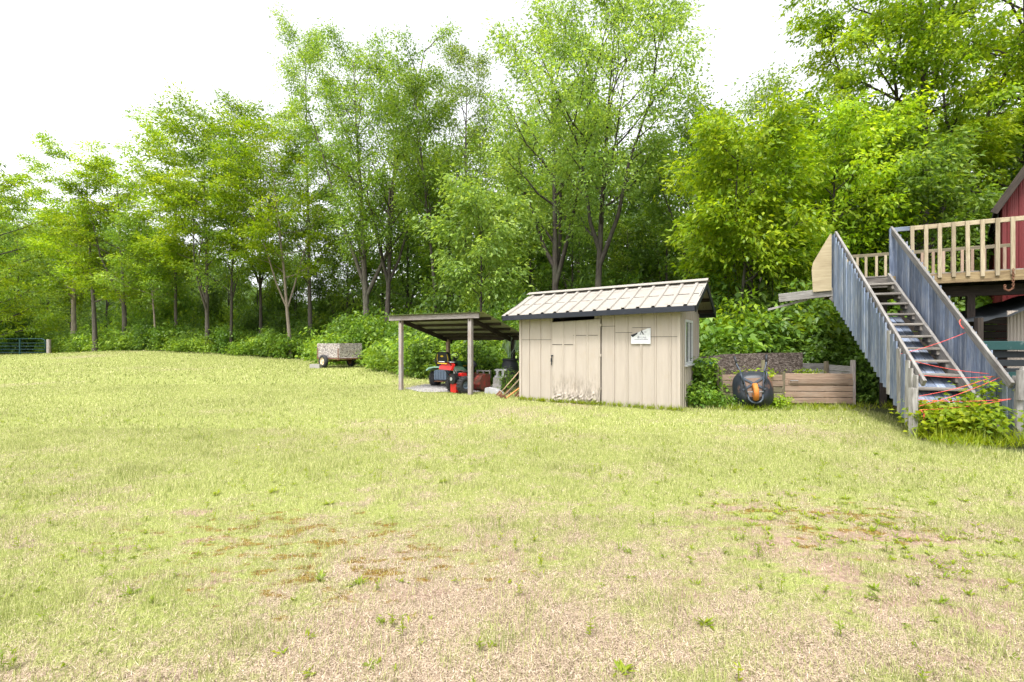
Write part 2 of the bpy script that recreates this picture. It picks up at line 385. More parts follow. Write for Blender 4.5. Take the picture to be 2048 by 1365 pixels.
def mossiness(x, y, zone=False):
    m = np.clip((fbm(x*0.8, y*1.7, 0.42, 17, 4)-0.615)/0.035, 0, 1)
    z = np.clip(1.3-np.abs(x-2.6)/1.5, 0, 1)*np.clip(1.2-np.abs(y-3.9)/1.2, 0, 1)+np.clip(1.2-np.abs(x+0.9)/1.5, 0, 1)*np.clip(1.2-np.abs(y-3.2)/1.2, 0, 1)
    z = z+0.8*np.clip(1.2-np.abs(x+2.5)/1.6, 0, 1)*np.clip(1.2-np.abs(y-3.7)/1.1, 0, 1)
    z = np.clip(z, 0, 1)
    return z if zone else np.clip(m*z, 0, 1)
def bareness(x, y, zone=False):
    b = np.clip((fbm(x*0.8, y*1.5, 0.75, 23, 4)-0.54)/0.10, 0, 1)
    z = np.clip(1.3-np.abs(x-2.3)/1.5, 0, 1)*np.clip(1.2-np.abs(y-3.4)/1.6, 0, 1)+0.6*np.clip(1.2-np.abs(x+0.7)/1.8, 0, 1)*np.clip(1.2-np.abs(y-3.1)/1.3, 0, 1)
    z = z+0.55*np.clip(1.2-np.abs(x+2.7)/1.2, 0, 1)*np.clip(1.2-np.abs(y-3.8)/1.0, 0, 1)
    z = np.clip(z, 0, 1)
    return z if zone else b*z

# ------------------------------------------------------------ ground
def make_ground():
    xs = np.unique(np.concatenate([np.arange(-8, 8.01, 0.1), np.arange(-24, 16.01, 0.5), np.arange(-70, 50.1, 2), np.linspace(-600, 600, 61)]).round(3))
    ys = np.unique(np.concatenate([np.arange(1.0, 9.01, 0.1), np.arange(-4, 30.01, 0.5), np.arange(-40, 70.1, 2), np.linspace(-300, 700, 51)]).round(3))
    X, Y = np.meshgrid(xs, ys); x = X.ravel(); y = Y.ravel()
    z = np.array([ground_z(a, b) for a, b in zip(x, y)])
    near = np.clip((14-y)/4, 0, 1)*(np.abs(x) < 24)
    z = z+near*0.03*(fbm(x, y, 0.7, 5)-0.5)
    nx, ny = len(xs), len(ys)
    idx = np.arange(nx*ny).reshape(ny, nx)
    q = np.stack([idx[:-1,:-1], idx[:-1,1:], idx[1:,1:], idx[1:,:-1]], -1).reshape(-1, 4)
    me = bpy.data.meshes.new('ground'); me.from_pydata(np.stack([x, y, z], 1).tolist(), [], q.tolist()); me.update()
    me.polygons.foreach_set('use_smooth', [True]*len(me.polygons))
    lawn = np.clip(lawn_in(x, y)/0.8+0.5, 0, 1)
    for nm, val in (('lawn', lawn), ('green', greenness(x, y)), ('moss', mossiness(x, y, True)), ('bare', bareness(x, y, True))):
        at_ = me.attributes.new(nm, 'FLOAT', 'POINT'); at_.data.foreach_set('value', val.astype(np.float32))
    m, nt, b = nmat('lawn_soil')
    def A(nm):
        a = nt.nodes.new('ShaderNodeAttribute'); a.attribute_name = nm; return a.outputs['Fac']
    geo = nt.nodes.new('ShaderNodeNewGeometry'); P = geo.outputs['Position']
    n1 = noise(nt, P, 28, 6, 0.7); n2 = noise(nt, P, 150, 3, 0.7); n3 = noise(nt, P, 6, 5, 0.6)
    straw = ramp(nt, n2, [(0.36,(0.06,0.042,0.03)),(0.52,(0.28,0.215,0.15)),(0.72,(0.54,0.445,0.34))])
    grn = ramp(nt, n2, [(0.30,(0.055,0.07,0.02)),(0.55,(0.235,0.26,0.075)),(0.78,(0.44,0.44,0.18))])
    f = N(nt, 'ShaderNodeMath', operation='MULTIPLY_ADD'); nt.links.new(n1, f.inputs[0]); f.inputs[1].default_value = 1.2
    sub = N(nt, 'ShaderNodeMath', operation='SUBTRACT'); nt.links.new(A('green'), sub.inputs[0]); sub.inputs[1].default_value = 0.6
    nt.links.new(sub.outputs[0], f.inputs[2])
    c = mixc(nt, straw, grn, ramp(nt, f.outputs[0], [(0.3,(0,0,0)),(0.7,(1,1,1))]))
    def patch(attr, sc3, lo, hi, seedoff):
        mp = nt.nodes.new('ShaderNodeMapping'); mp.inputs['Scale'].default_value = sc3; mp.inputs['Location'].default_value = (seedoff, seedoff, 0); mp.inputs['Rotation'].default_value = (0, 0, 0.25)
        nt.links.new(P, mp.inputs[0]); g = noise(nt, mp.outputs[0], 1.0, 7, 0.68)
        ad = N(nt, 'ShaderNodeMath', operation='MULTIPLY_ADD'); nt.links.new(A(attr), ad.inputs[0]); ad.inputs[1].default_value = 0.22; nt.links.new(g, ad.inputs[2])
        return ramp(nt, ad.outputs[0], [(lo,(0,0,0)),(hi,(1,1,1))])
    soil = ramp(nt, n1, [(0.3,(0.13,0.085,0.06)),(0.7,(0.34,0.25,0.19))])
    c = mixc(nt, c, soil, patch('bare', (2.2,4.0,1), 0.66, 0.76, 3.0))
    mossc = ramp(nt, n1, [(0.35,(0.07,0.042,0.014)),(0.62,(0.20,0.125,0.022))])
    c = mixc(nt, c, mossc, patch('moss', (4.5,8.0,1), 0.735, 0.80, 9.0))
    floor = ramp(nt, n3, [(0.3,(0.035,0.03,0.018)),(0.55,(0.05,0.06,0.02)),(0.75,(0.07,0.09,0.03))])
    c = mixc(nt, floor, c, A('lawn'))
    nt.links.new(c, b.inputs['Base Color']); b.inputs['Roughness'].default_value = 0.95; b.inputs['Specular IOR Level'].default_value = 0.1
    bump(nt, b, n1, 0.6, 0.02)
    me.materials.append(m)
    o = bpy.data.objects.new('ground', me); C.objects.link(o); return struct(o)
make_ground()

R30 = math.radians(-30)
# ------------------------------------------------------------ shed
def rib_profile(x0, x1, pitch, h=0.024, w=0.055, first=0.0, sharp=True):
    xs = [x0]; ys = [0.0]
    k = math.ceil((x0-first)/pitch-1e-6)
    while first+k*pitch < x1-1e-6:
        c = first+k*pitch
        for dx, y in ((-w/2, 0), (-w/2+0.014, -h), (w/2-0.014, -h), (w/2, 0)):
            if x0+1e-4 < c+dx < x1-1e-4: xs.append(c+dx); ys.append(y)
        k += 1
    xs.append(x1); ys.append(0.0)
    return xs, ys
SL, SD, SH = 3.80, 2.40, 2.06
shed = thing('metal_shed', 'cream ribbed metal shed with navy fascia and pale ribbed roof', 'shed', (0.2, 11.95, 0), R30)
FRONT = Matrix.Identity(4)
def front_panel(x0, x1, z0, z1, y=0.0, name='wall_panel', mat='cream', M=None, pitch=0.305, first=0.25):
    xs, ys = rib_profile(x0, x1, pitch, first=first)
    m = MB().sheet(xs, [v+y for v in ys], z0, z1)
    m.sheet(xs, [v+y+0.004 for v in ys], z0, z1)                # back skin
    m.f = m.f[:len(m.f)//2]+[tuple(reversed(q)) for q in m.f[len(m.f)//2:]]
    o = m.build(name, MT[mat], shed, M=M)
    if z0 > 0.5: MB().sheet(xs, [v+y+0.0025 for v in ys], z0-0.009, z0).build('seam', MT['dark_wood'], o)  # dark strip below the lap paints in its thin shadow line
    return o
# front wall: lower sheets and slightly proud upper pieces, seams at different heights
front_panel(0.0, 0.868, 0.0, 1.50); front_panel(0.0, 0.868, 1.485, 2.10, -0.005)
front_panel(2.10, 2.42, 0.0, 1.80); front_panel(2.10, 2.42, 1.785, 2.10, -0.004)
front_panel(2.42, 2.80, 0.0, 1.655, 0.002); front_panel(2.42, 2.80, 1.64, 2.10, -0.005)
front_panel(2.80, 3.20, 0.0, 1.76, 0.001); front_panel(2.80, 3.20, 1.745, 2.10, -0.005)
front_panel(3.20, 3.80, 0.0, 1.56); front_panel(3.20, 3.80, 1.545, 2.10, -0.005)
# strip of wall over the door, right of the dark gap
front_panel(1.93, 2.10, 1.93, 2.10, 0.004)
# corner trims
for x in (-0.012, 3.752):
    MB().box(x, x+0.06, -0.024, 0.0, 0.0, 2.08).box(x if x < 0 else x+0.048, x+0.012 if x < 0 else x+0.06, 0.0, 0.06, 0.0, 2.08).build('corner_trim', MT['cream'], shed)
# gable walls: right one with window opening (y .56-1.41, z .95-1.9)
def gz_roof(y): return 2.07+0.60*(1-abs(y-1.2)/1.2)
GR = Matrix.Translation((SL, 0, 0)) @ Matrix.Rotation(PI/2, 4, 'Z')
GL = Matrix.Translation((0, SD, 0)) @ Matrix.Rotation(-PI/2, 4, 'Z')
def gable(x0, x1, z0, z1, M):
    xs, ys = rib_profile(x0, x1, 0.22, h=0.016, w=0.05, first=0.12)
    zt = [gz_roof(x) if z1 is None else z1 for x in xs]
    m = MB().sheet(xs, ys, z0, zt)
    return m.build('wall_panel', MT['cream'], shed, M=M)
gable(0.0, 0.56, 0.0, None, GR); gable(1.41, 2.4, 0.0, None, GR); gable(0.56, 1.2, 1.9, None, GR); gable(1.2, 1.41, 1.9, None, GR); gable(0.56, 1.41, 0.0, 0.95, GR)
gable(0.0, 1.2, 0.0, None, GL); gable(1.2, 2.4, 0.0, None, GL)
front_panel(0.0, 3.8, 0.0, 2.08, 0.0, M=Matrix.Translation((SL, SD, 0)) @ Matrix.Rotation(PI, 4, 'Z'))
# window
wm = MB()
for a in ((0.545,0.60,0.93,1.92),(1.37,1.43,0.93,1.92),(0.60,1.37,0.93,0.985),(0.60,1.37,1.865,1.92),(0.97,1.0,0.985,1.865)):
    wm.box(a[0], a[1], -0.02, 0.012, a[2], a[3])
win = wm.build('window', MT['white'], shed, M=GR)
for a in ((0.60,0.965,0.004),(1.005,1.37,0.014)):
    MB().box(a[0], a[1], a[2], a[2]+0.006, 0.985, 1.865).build('pane', MT['glass'], win)
MB().box(0.50, 1.47, -0.06, 0.0, 0.895, 0.928).build('sill', MT['white'], win)
# dark curtain behind the window's far half and the shed floor
MB().box(1.01, 1.36, 0.05, 0.06, 0.99, 1.86).build('curtain', MT['navy'], win)
MB().box(0.03, 3.77, 0.03, 2.37, 0.005, 0.03).build('floor_slab', MT['dark_wood'], shed)
# door: hung loosely, bottom edge crumpled
def make_door():
    rs = np.random.RandomState(4)
    xs, ys = rib_profile(0.885, 2.085, 0.30, first=1.17, h=0.018)
    fx = []; fy = []
    for i in range(len(xs)-1):
        n = max(1, int((xs[i+1]-xs[i])/0.04))
        for k in range(n): fx.append(xs[i]+(xs[i+1]-xs[i])*k/n); fy.append(ys[i]+(ys[i+1]-ys[i])*k/n)
    fx.append(xs[-1]); fy.append(ys[-1])
    zs = [0.02,0.05,0.09,0.13,0.17,0.21,0.26,0.32,0.40,0.6,1.0,1.5,1.895]
    v = []; f = []; n = len(fx)
    for j, z in enumerate(zs):
        for i in range(n):
            k = max(0.0, 1-z/0.36)
            dy = k*(0.05*math.sin(fx[i]*23+z*30)+0.03*rs.randn()*(1 if j < 7 else 0))
            top = 0.05*(fx[i]-0.885)/1.2 if j == len(zs)-1 else 0
            zz = z+top+(0.025*math.sin(fx[i]*9)+0.012*rs.randn() if j == 0 else 0)-0.035*(fx[i]-0.885)*k
            v.append((fx[i], -0.022+fy[i]-abs(dy)*0.7, zz))
    for j in range(len(zs)-1):
        for i in range(n-1): f.append((j*n+i, j*n+i+1, (j+1)*n+i+1, (j+1)*n+i))
    m = MB().add(v, f); d = m.build('door', MT['cream_door'], shed)
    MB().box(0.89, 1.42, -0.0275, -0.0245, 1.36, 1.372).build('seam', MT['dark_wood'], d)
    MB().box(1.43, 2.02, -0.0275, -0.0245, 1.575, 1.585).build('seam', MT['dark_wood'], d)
    # hasp with padlock
    h = MB().box(0.865, 0.92, -0.052, -0.044, 1.09, 1.12); h.tube([(0.885,-0.055,1.10),(0.885,-0.07,1.06),(0.885,-0.065,1.03)], 0.009, 6)
    h.box(0.868, 0.902, -0.078, -0.054, 0.96, 1.04); h.box(0.878, 0.892, -0.07, -0.055, 0.88, 0.965)
    h.build('padlock', MT['black'], d)
    for z in (0.35, 1.1, 1.78): MB().box(2.06, 2.11, -0.05, -0.043, z, z+0.06).build('hinge', MT['cream_door'], d)
    return d
make_door()
MB().box(0.865, 0.887, -0.028, 0.03, 0.0, 2.08).build('door_jamb', MT['cream'], shed)
MB().box(2.088, 2.099, -0.024, 0.03, 0.0, 2.08).build('door_jamb', MT['dark_wood'], shed)
# roof
EY, RZ, EZ, OX0, OX1 = -0.30, 2.745, 2.115, -0.36, 4.17
def tiltz(x): return 0.022*(x-1.9)
ang = math.atan2(RZ-EZ, 1.2-EY); SLEN = math.hypot(RZ-EZ, 1.2-EY)
for side in (0, 1):
    edges = [OX0, OX0+0.96, OX0+1.92, OX0+2.88, OX0+3.84, OX1]
    for j in range(5):
        x0, x1 = edges[j], edges[j+1]+(0.03 if j < 4 else 0)
        xs, ys = rib_profile(x0, x1, 0.32, h=0.034, w=0.085, first=OX0+0.16)
        v = []; f = []; off = 0.002*(j % 2); n = len(xs)
        for x, h in zip(xs, ys):
            for t in (0.0, 0.5, 1.0):
                y = EY+(1.2-EY)*t; z = EZ+(RZ-EZ)*t+tiltz(x)-0.012*math.sin(PI*t)
                y -= math.sin(ang)*(-h+off); z += math.cos(ang)*(-h+off)
                if side: y = 2.4-y
                v.append((x, y, z))
        for i in range(n-1):
            for t in range(2):
                a = i*3+t; q = (a, a+3, a+4, a+1); f.append(q if not side else tuple(reversed(q)))
        MB().add(v, f).build('roof_sheet', MT['roof'], shed)
        if not side:                    # cross seam high on the slope
            y = EY+(1.2-EY)*0.80; z = EZ+(RZ-EZ)*0.80
            MB().add([(x0,y,z+tiltz(x0)+0.004),(x1,y,z+tiltz(x1)+0.004),(x1,y+0.008,z+tiltz(x1)+0.008),(x0,y+0.008,z+tiltz(x0)+0.008)], [(0,1,2,3)]).build('seam', MT['roof'], shed)
cap = MB()
for s in (-1, 1):
    a = [(OX0-0.02, 1.2, RZ+0.075+tiltz(OX0)), (OX1+0.02, 1.2, RZ+0.075+tiltz(OX1))]
    b = [(OX1+0.02, 1.2+s*0.15, RZ-0.02+0.035+tiltz(OX1)), (OX0-0.02, 1.2+s*0.15, RZ-0.02+0.035+tiltz(OX0))]
    vv = a+b; vv += [(p[0],p[1],p[2]-0.012) for p in vv]
    cap.add(vv, [(0,1,2,3) if s > 0 else (3,2,1,0), (4,5,6,7), (3,2,6,7)])
cap.build('ridge_cap', MT['roof'], shed)
for s in (0, 1):
    y = EY-0.012 if not s else 2.4-EY+0.012
    plank('fascia', (OX0+0.05, y, EZ-0.062+tiltz(OX0)), (OX1-0.03, y, EZ-0.062+tiltz(OX1)), 0.025, 0.115, MT['navy'], shed)
for x in (OX0+0.02, OX1-0.02):
    for s in (0, 1):
        y0 = EY+0.015 if not s else 2.4-EY-0.015
        plank('rake_board', (x, y0, EZ-0.075+tiltz(x)), (x, 1.2, RZ-0.075+tiltz(x)), 0.026, 0.13, MT['navy'], shed)
for y in (-0.12, 0.45, 0.95, 1.45, 1.95, 2.52):
    z = EZ+(RZ-EZ)*(1-abs(y-1.2)/1.5)-0.05
    plank('purlin', (OX0+0.06, y, z+tiltz(OX0)), (OX1-0.06, y, z+tiltz(OX1)), 0.04, 0.085, MT['dark_wood'], shed)
# sign on the front wall, upper left corner torn away
sg = thing('wall_sign', 'white torn sign with black lettering on the shed front', 'sign', tuple(shed.matrix_basis @ Vector((0,0,0))), R30)
sg.location = (0.2+0.866025*2.783-0.5*0.028*1, 11.95-0.5*2.783-0.866025*0.028, 1.39)
MB().prism([(0,0),(0.42,0),(0.42,0.335),(0.36,0.33),(0.20,0.265),(0.09,0.215),(0.0,0.185)], -0.006, 0.0).build('board', MT['white'], sg)
MB().prism([(0.0,0.178),(0.035,0.145),(0.07,0.165),(0.14,0.215),(0.14,0.245),(0.09,0.222),(0.0,0.192)], -0.0115, -0.0065).build('torn_edge', MT['navy'], sg)
def text(s, x, z, size, mat, parent, name='lettering', shear=0.0):
    cu = bpy.data.curves.new('t', 'FONT'); cu.body = s; cu.size = size; cu.align_x = 'CENTER'; cu.shear = shear; cu.extrude = 0.0004
    to = bpy.data.objects.new('t', cu); C.objects.link(to)
    dg = bpy.context.evaluated_depsgraph_get(); me = bpy.data.meshes.new_from_object(to.evaluated_get(dg))
    bpy.data.objects.remove(to); me.materials.clear(); me.materials.append(mat)
    o = bpy.data.objects.new(name, me); C.objects.link(o); o.parent = parent
    o.location = (x, -0.0072, z); o.rotation_euler = (PI/2, 0, 0); return o
a_ = MB()
for p in ([(0.215,0.285),(0.235,0.285),(0.28,0.205),(0.255,0.205)], [(0.222,0.28),(0.230,0.275),(0.205,0.207),(0.195,0.207)], [(0.208,0.232),(0.262,0.232),(0.258,0.241),(0.212,0.241)],
          [(0.185,0.20),(0.222,0.20),(0.222,0.207),(0.185,0.207)], [(0.245,0.20),(0.29,0.20),(0.29,0.207),(0.245,0.207)]):
    a_.prism(p, -0.0085, -0.0062)
a_.build('lettering', MT['ink'], sg)
text('CE', 0.305, 0.235, 0.05, MT['ink_faded'], sg); text('RV LINE', 0.235, 0.118, 0.05, MT['ink_faded'], sg, shear=0.15)
text('R', 0.15, 0.118, 0.075, MT['ink_faded'], sg, shear=0.3)
dots = MB(); rr = random.Random(3); x = 0.075
while x < 0.36:
    w = rr.uniform(0.006, 0.016); dots.box(x, x+w, -0.0078, -0.0062, 0.088, 0.088+rr.uniform(0.01, 0.017)); x += w+0.004
dots.build('lettering', MT['ink_faded'], sg)

# ------------------------------------------------------------ carport lean-to
cp = thing('carport', 'open lean-to carport of weathered posts and mossy corrugated roof beside the shed', 'carport', (-3.28, 14.3, 0), R30)
plank('post', (0,0,-0.02), (0,0,2.05), 0.11, 0.105, MT['post'], cp)
plank('post', (2.495,0,-0.02), (2.495,0,2.05), 0.115, 0.11, MT['post'], cp)
plank('post', (0.05,2.2,0), (0.05,2.2,1.50), 0.11, 0.11, MT['cedar'], cp)
plank('post', (2.55,2.2,0), (2.55,2.2,1.50), 0.11, 0.11, MT['dark_wood'], cp)
plank('front_beam', (-0.40,-0.075,2.115), (2.83,-0.075,2.125), 0.045, 0.135, wood('beam_grey', (0.10,0.085,0.08), (0.24,0.215,0.21), (0.09,0.06,0.045)), cp)
plank('back_beam', (-0.1,2.2,1.545), (2.9,2.2,1.545), 0.045, 0.14, MT['dark_wood'], cp)
def croof(y): return 2.215-0.255*(y+0.15)
for x in (0.02, 2.50):
    plank('rafter', (x,-0.05,croof(-0.05)-0.135), (x,2.45,croof(2.45)-0.135), 0.045, 0.13, MT['dark_wood'], cp)
for y in (0.30, 0.82, 1.34, 1.86, 2.32):
    plank('purlin', (-0.3,y,croof(y)-0.045), (2.95,y,croof(y)-0.045), 0.045, 0.075, MT['dark_wood'], cp)
cx = -0.42
for j in range(4):
    x0, x1 = cx, cx+0.88
    n = 44; v = []; f = []
    for i in range(n+1):
        x = x0+(x1-x0)*i/n; h = 0.009*math.sin(2*PI*x/0.076)+0.0025*(j % 2)
        for y in (-0.16, 2.58): v.append((x, y, croof(y)+h))
    for i in range(n): f.append((2*i, 2*i+2, 2*i+3, 2*i+1))
    MB().add(v, f).build('roof_sheet', MT['mossroof'], cp, True); cx += 0.855
mz = MB(); rr = random.Random(8)
for i in range(260):                     # moss cushions and litter on the front edge and sheets
    x = rr.uniform(-0.4, 2.95); y = rr.choice([rr.uniform(-0.15, 0.05), rr.uniform(-0.1, 2.4)]); r = rr.uniform(0.012, 0.035)
    mz.lathe([(0.0,r*0.7),(r*0.7,r*0.5),(r,0.0)], 6, Matrix.Translation((x, y, croof(y)+0.004)))
moss = mz.build('roof_moss', LEAF['deep'], cp); moss['kind'] = 'stuff'

# ------------------------------------------------------------ gravel pad
gc = Vector((-1.75, 14.9)); rs = np.random.RandomState(2)
n = 40; v = [(gc.x, gc.y, 0.018)]
for k in range(n):
    t = 2*PI*k/n; r = 1+0.12*math.sin(3*t+1)+0.08*math.sin(7*t)
    dx, dy = 1.55*math.cos(t)*r, 1.25*math.sin(t)*r
    v.append((gc.x+0.866*dx+0.5*dy, gc.y-0.5*dx+0.866*dy, 0.012))
MB().add(v, [(0, k+1, (k+1) % n+1) for k in range(n)]).build('gravel_pad', paint('gravel', (0.34,0.325,0.32), 0.95, (0.2,0.18,0.16), 0.7, 40, spec=0.1, bmp=0.6))
bpy.data.objects['gravel_pad']['kind'] = 'structure'
gm = MB(); rr = random.Random(4)
for i in range(1500):
    t = rr.uniform(0, 2*PI); r = math.sqrt(rr.random()); dx, dy = 1.5*r*math.cos(t), 1.2*r*math.sin(t); s = rr.uniform(0.012, 0.03)
    M = Matrix.Translation((gc.x+0.866*dx+0.5*dy, gc.y-0.5*dx+0.866*dy, 0.016)) @ Matrix.Rotation(rr.uniform(0, 6), 4, 'Z') @ Matrix.Scale(s, 4)
    gm.add([(1,0,0),(0.2,0.8,0),(-0.9,0.3,0),(-0.4,-0.8,0),(0.1,0,0.8)], [(0,1,4),(1,2,4),(2,3,4),(3,0,4)], M)
gm.build('gravel', MT['concrete'])['kind'] = 'stuff'

# ------------------------------------------------------------ wheels
def tyre_prof(R, w, rim):
    return [(rim, -w*0.38), (rim+0.01, -w*0.48), (R*0.80, -w*0.5), (R*0.94, -w*0.43), (R, -w*0.25), (R, w*0.25), (R*0.94, w*0.43), (R*0.80, w*0.5), (rim+0.01, w*0.48), (rim, w*0.38)]
def wheel(parent, M, R, w, rim, rim_mat, name='wheel', lug=0, hub=0.03):
    t = MB().lathe(tyre_prof(R, w, rim), 28, M)
    if lug:
        for k in range(lug):
            a = 2*PI*k/lug
            for s in (-1, 1):
                t.box(-0.012, 0.012, s*0.0 if s > 0 else -w*0.46, w*0.46 if s > 0 else 0.0, R-0.012, R+0.014,
                      M @ Matrix.Rotation(a+(0.08 if s > 0 else 0), 4, 'Z') @ Matrix.Rotation(PI/2, 4, 'Y') @ Matrix.Rotation(PI/2, 4, 'Z') @ Matrix.Rotation(s*0.35, 4, 'Z'))
    o = t.build(name, MT['rubber'], parent, True)
    r = MB().lathe([(rim+0.004, w*0.40), (rim*0.92, w*0.42), (rim*0.85, w*0.22), (rim*0.45, w*0.20), (rim*0.40, w*0.30), (hub, w*0.32), (0.0, w*0.32)], 20, M)
    r.lathe([(0.0, -w*0.3), (rim*0.4, -w*0.28), (rim*0.85, -w*0.2), (rim+0.004, -w*0.40)], 20, M)
    for k in range(5):
        a = 2*PI*k/5; r.lathe([(0.014, w*0.24), (0.014, w*0.30), (0, w*0.30)], 6, M @ Matrix.Translation((rim*0.62*math.cos(a), rim*0.62*math.sin(a), 0)))
    r.build('rim', rim_mat, o, True)
    return o
AX = Matrix.Rotation(PI/2, 4, 'Y')          # wheel axis (lathe Z) onto local X
AY = Matrix.Rotation(-PI/2, 4, 'X')         # wheel axis onto local Y

# ------------------------------------------------------------ lawn tractor (rear towards the camera; local +y is forward)
tx, ty = at(889, 15.35), 15.35
tr = thing('lawn_tractor', 'green and yellow riding mower with black seat under the carport', 'mower', (tx, ty, 0.012), math.radians(-24))
for s in (-1, 1):
    wheel(tr, Matrix.Translation((s*0.40, 0.10, 0.235)) @ Matrix.Rotation(s*PI/2, 4, 'Y'), 0.235, 0.24, 0.125, MT['yellow'], 'rear_wheel', 22)
    wheel(tr, Matrix.Translation((s*0.36, 1.22, 0.185)) @ Matrix.Rotation(s*PI/2, 4, 'Y'), 0.185, 0.15, 0.10, MT['yellow'], 'front_wheel')
fd = MB()
prof = [(-0.54,0.50),(-0.52,0.545),(-0.44,0.60),(-0.26,0.635),(0.26,0.635),(0.44,0.60),(0.52,0.545),(0.54,0.50),(0.50,0.50),(0.42,0.56),(0.26,0.60),(-0.26,0.60),(-0.42,0.56),(-0.50,0.50)]
fd.prism(prof, -0.25, 0.42); fd.build('fender', MT['tgreen'], tr)
MB().cbox(-0.22, 0.22, -0.24, 0.0, 0.20, 0.53, 0.03).build('rear_cover', MT['greyblue'], tr)
rb = MB()
for k in range(5): rb.box(-0.22+k*0.10, -0.18+k*0.10, -0.258, -0.235, 0.23, 0.50)
rb.build('cover_rib', MT['greyblue'], tr)
MB().box(-0.30, 0.30, -0.14, 0.9, 0.22, 0.32).box(-0.16, 0.16, -0.34, -0.1, 0.17, 0.19).build('chassis', MT['rust'], tr)
st = MB(); sp = [(-0.235,0.0),(-0.245,0.12),(-0.225,0.28),(-0.16,0.37),(0.16,0.37),(0.225,0.28),(0.245,0.12),(0.235,0.0)]
st.prism(sp, -0.05, 0.05, Matrix.Translation((0,-0.03,0.72)) @ Matrix.Rotation(math.radians(10), 4, 'X'))
st.prism([(-0.24,0),(-0.24,0.10),(0.24,0.10),(0.24,0)], 0.0, 0.44, Matrix.Translation((0,-0.02,0.64)))
seat = st.build('seat', MT['black'], tr)
for s in (-1, 1): MB().tube([(s*0.19,-0.10,0.76),(s*0.20,-0.12,0.90),(s*0.17,-0.135,1.02)], 0.012, 6).build('yellow_piping', MT['yellow'], seat)
MB().lathe([(0.0,0.0),(0.055,0.0),(0.055,0.006),(0.0,0.006)], 12, Matrix.Translation((-0.01,-0.135,0.96)) @ Matrix.Rotation(math.radians(100), 4, 'X') @ Matrix.Scale(0.55, 4, (0,1,0))).build('emblem', MT['yellow'], seat)
for s in (-1, 1):
    MB().tube([(s*0.30,0.05,0.64),(s*0.34,0.0,0.80),(s*0.34,-0.02,0.87),(s*0.31,0.25,0.88)], 0.026, 8).build('armrest', MT['black'], tr)
hd = MB(); hv = []; hf = []
for i, (y, w, h0, h1) in enumerate([(0.62,0.26,0.34,0.80),(0.75,0.27,0.30,0.78),(1.2,0.25,0.30,0.72),(1.48,0.21,0.32,0.62),(1.52,0.18,0.36,0.56)]):
    hv += [(-w,y,h0),(-w,y,h1-0.08),(-w*0.7,y,h1),(w*0.7,y,h1),(w,y,h1-0.08),(w,y,h0)]
for i in range(4):
    for k in range(5): hf.append((i*6+k, i*6+k+1, i*6+k+7, i*6+k+6))
hf += [(5,4,3,2,1,0), (24,25,26,27,28,29)]
hood = hd.add(hv, hf).build('hood', MT['dgreen'], tr)
MB().box(-0.278, 0.278, 0.72, 1.2, 0.60, 0.64).build('yellow_stripe', MT['yellow'], hood)
sw = MB().tube([(0,0.72,0.70),(0,0.58,0.92)], 0.025, 8)
sw.tube([(0.17*math.cos(t),0.58+0.09*math.sin(t),0.92+0.14*math.sin(t)) for t in [2*PI*k/16 for k in range(17)]], 0.015, 6, False)
sw.box(-0.15, 0.15, 0.575, 0.60, 0.905, 0.93); sw.build('steering_wheel', MT['black'], tr)
MB().lathe([(0,0.10),(0.40,0.10),(0.52,0.13),(0.54,0.20),(0.40,0.25),(0,0.26)], 20, Matrix.Translation((0,0.70,0)) @ Matrix.Scale(0.8, 4, (0,1,0))).build('mower_deck', MT['dgreen'], tr)

# ------------------------------------------------------------ snow blower (local +y is forward: away to the right)
bx_, by_ = at(918, 13.55), 13.55
sb = thing('snow_blower', 'red snow blower with lugged tyres and rusty auger housing by the carport post', 'snow blower', (bx_, by_, 0.0), math.radians(-48))
for s in (-1, 1):
    wheel(sb, Matrix.Translation((s*0.27, 0.0, 0.235)) @ Matrix.Rotation(s*PI/2, 4, 'Y'), 0.235, 0.16, 0.10, MT['greyblue'], 'wheel', 18)
MB().prism([(-0.13,0.05),(-0.11,0.02),(0.11,0.02),(0.13,0.05),(0.13,0.24),(0.10,0.27),(-0.10,0.27),(-0.13,0.24)], -0.20, 0.34).build('gear_case', MT['red'], sb)
en = MB().cbox(-0.17, 0.17, -0.12, 0.30, 0.27, 0.46, 0.03); en.lathe([(0,-0.03),(0.13,-0.03),(0.15,0.0),(0.15,0.10),(0,0.12)], 18, Matrix.Translation((0,-0.14,0.40)) @ Matrix.Rotation(PI/2, 4, 'X'))
en.cbox(-0.20, 0.05, 0.0, 0.24, 0.46, 0.56, 0.03); eng = en.build('engine', MT['black'], sb)
MB().lathe([(0,0.0),(0.05,0.0),(0.05,0.012),(0.025,0.014),(0.0,0.01)], 14, Matrix.Translation((0,-0.262,0.40)) @ Matrix.Rotation(PI/2, 4, 'X')).build('starter_badge', MT['white'], eng)
MB().cbox(0.05, 0.2, -0.06, 0.12, 0.46, 0.56, 0.02).cbox(-0.18, -0.06, -0.2, -0.1, 0.44, 0.52, 0.02).build('fuel_cap', MT['red'], eng)
MB().lathe([(0,0),(0.05,0),(0.05,0.12),(0,0.13)], 12, Matrix.Translation((-0.10,-0.06,0.5))).build('muffler', MT['steel'], eng)
for s in (-1, 1):
    MB().tube([(s*0.15,-0.05,0.30),(s*0.22,-0.30,0.62),(s*0.27,-0.52,0.88),(s*0.27,-0.66,0.90)], 0.014, 7).build('handle', MT['black'], sb)
ds = MB().prism([(-0.29,0.0),(0.29,0.0),(0.31,0.17),(0.28,0.20),(-0.28,0.20),(-0.31,0.17)], 0, 0.07, Matrix.Translation((0,-0.48,0.67)) @ Matrix.Rotation(math.radians(-22), 4, 'X'))
dash = ds.build('dash_panel', MT['red'], sb)
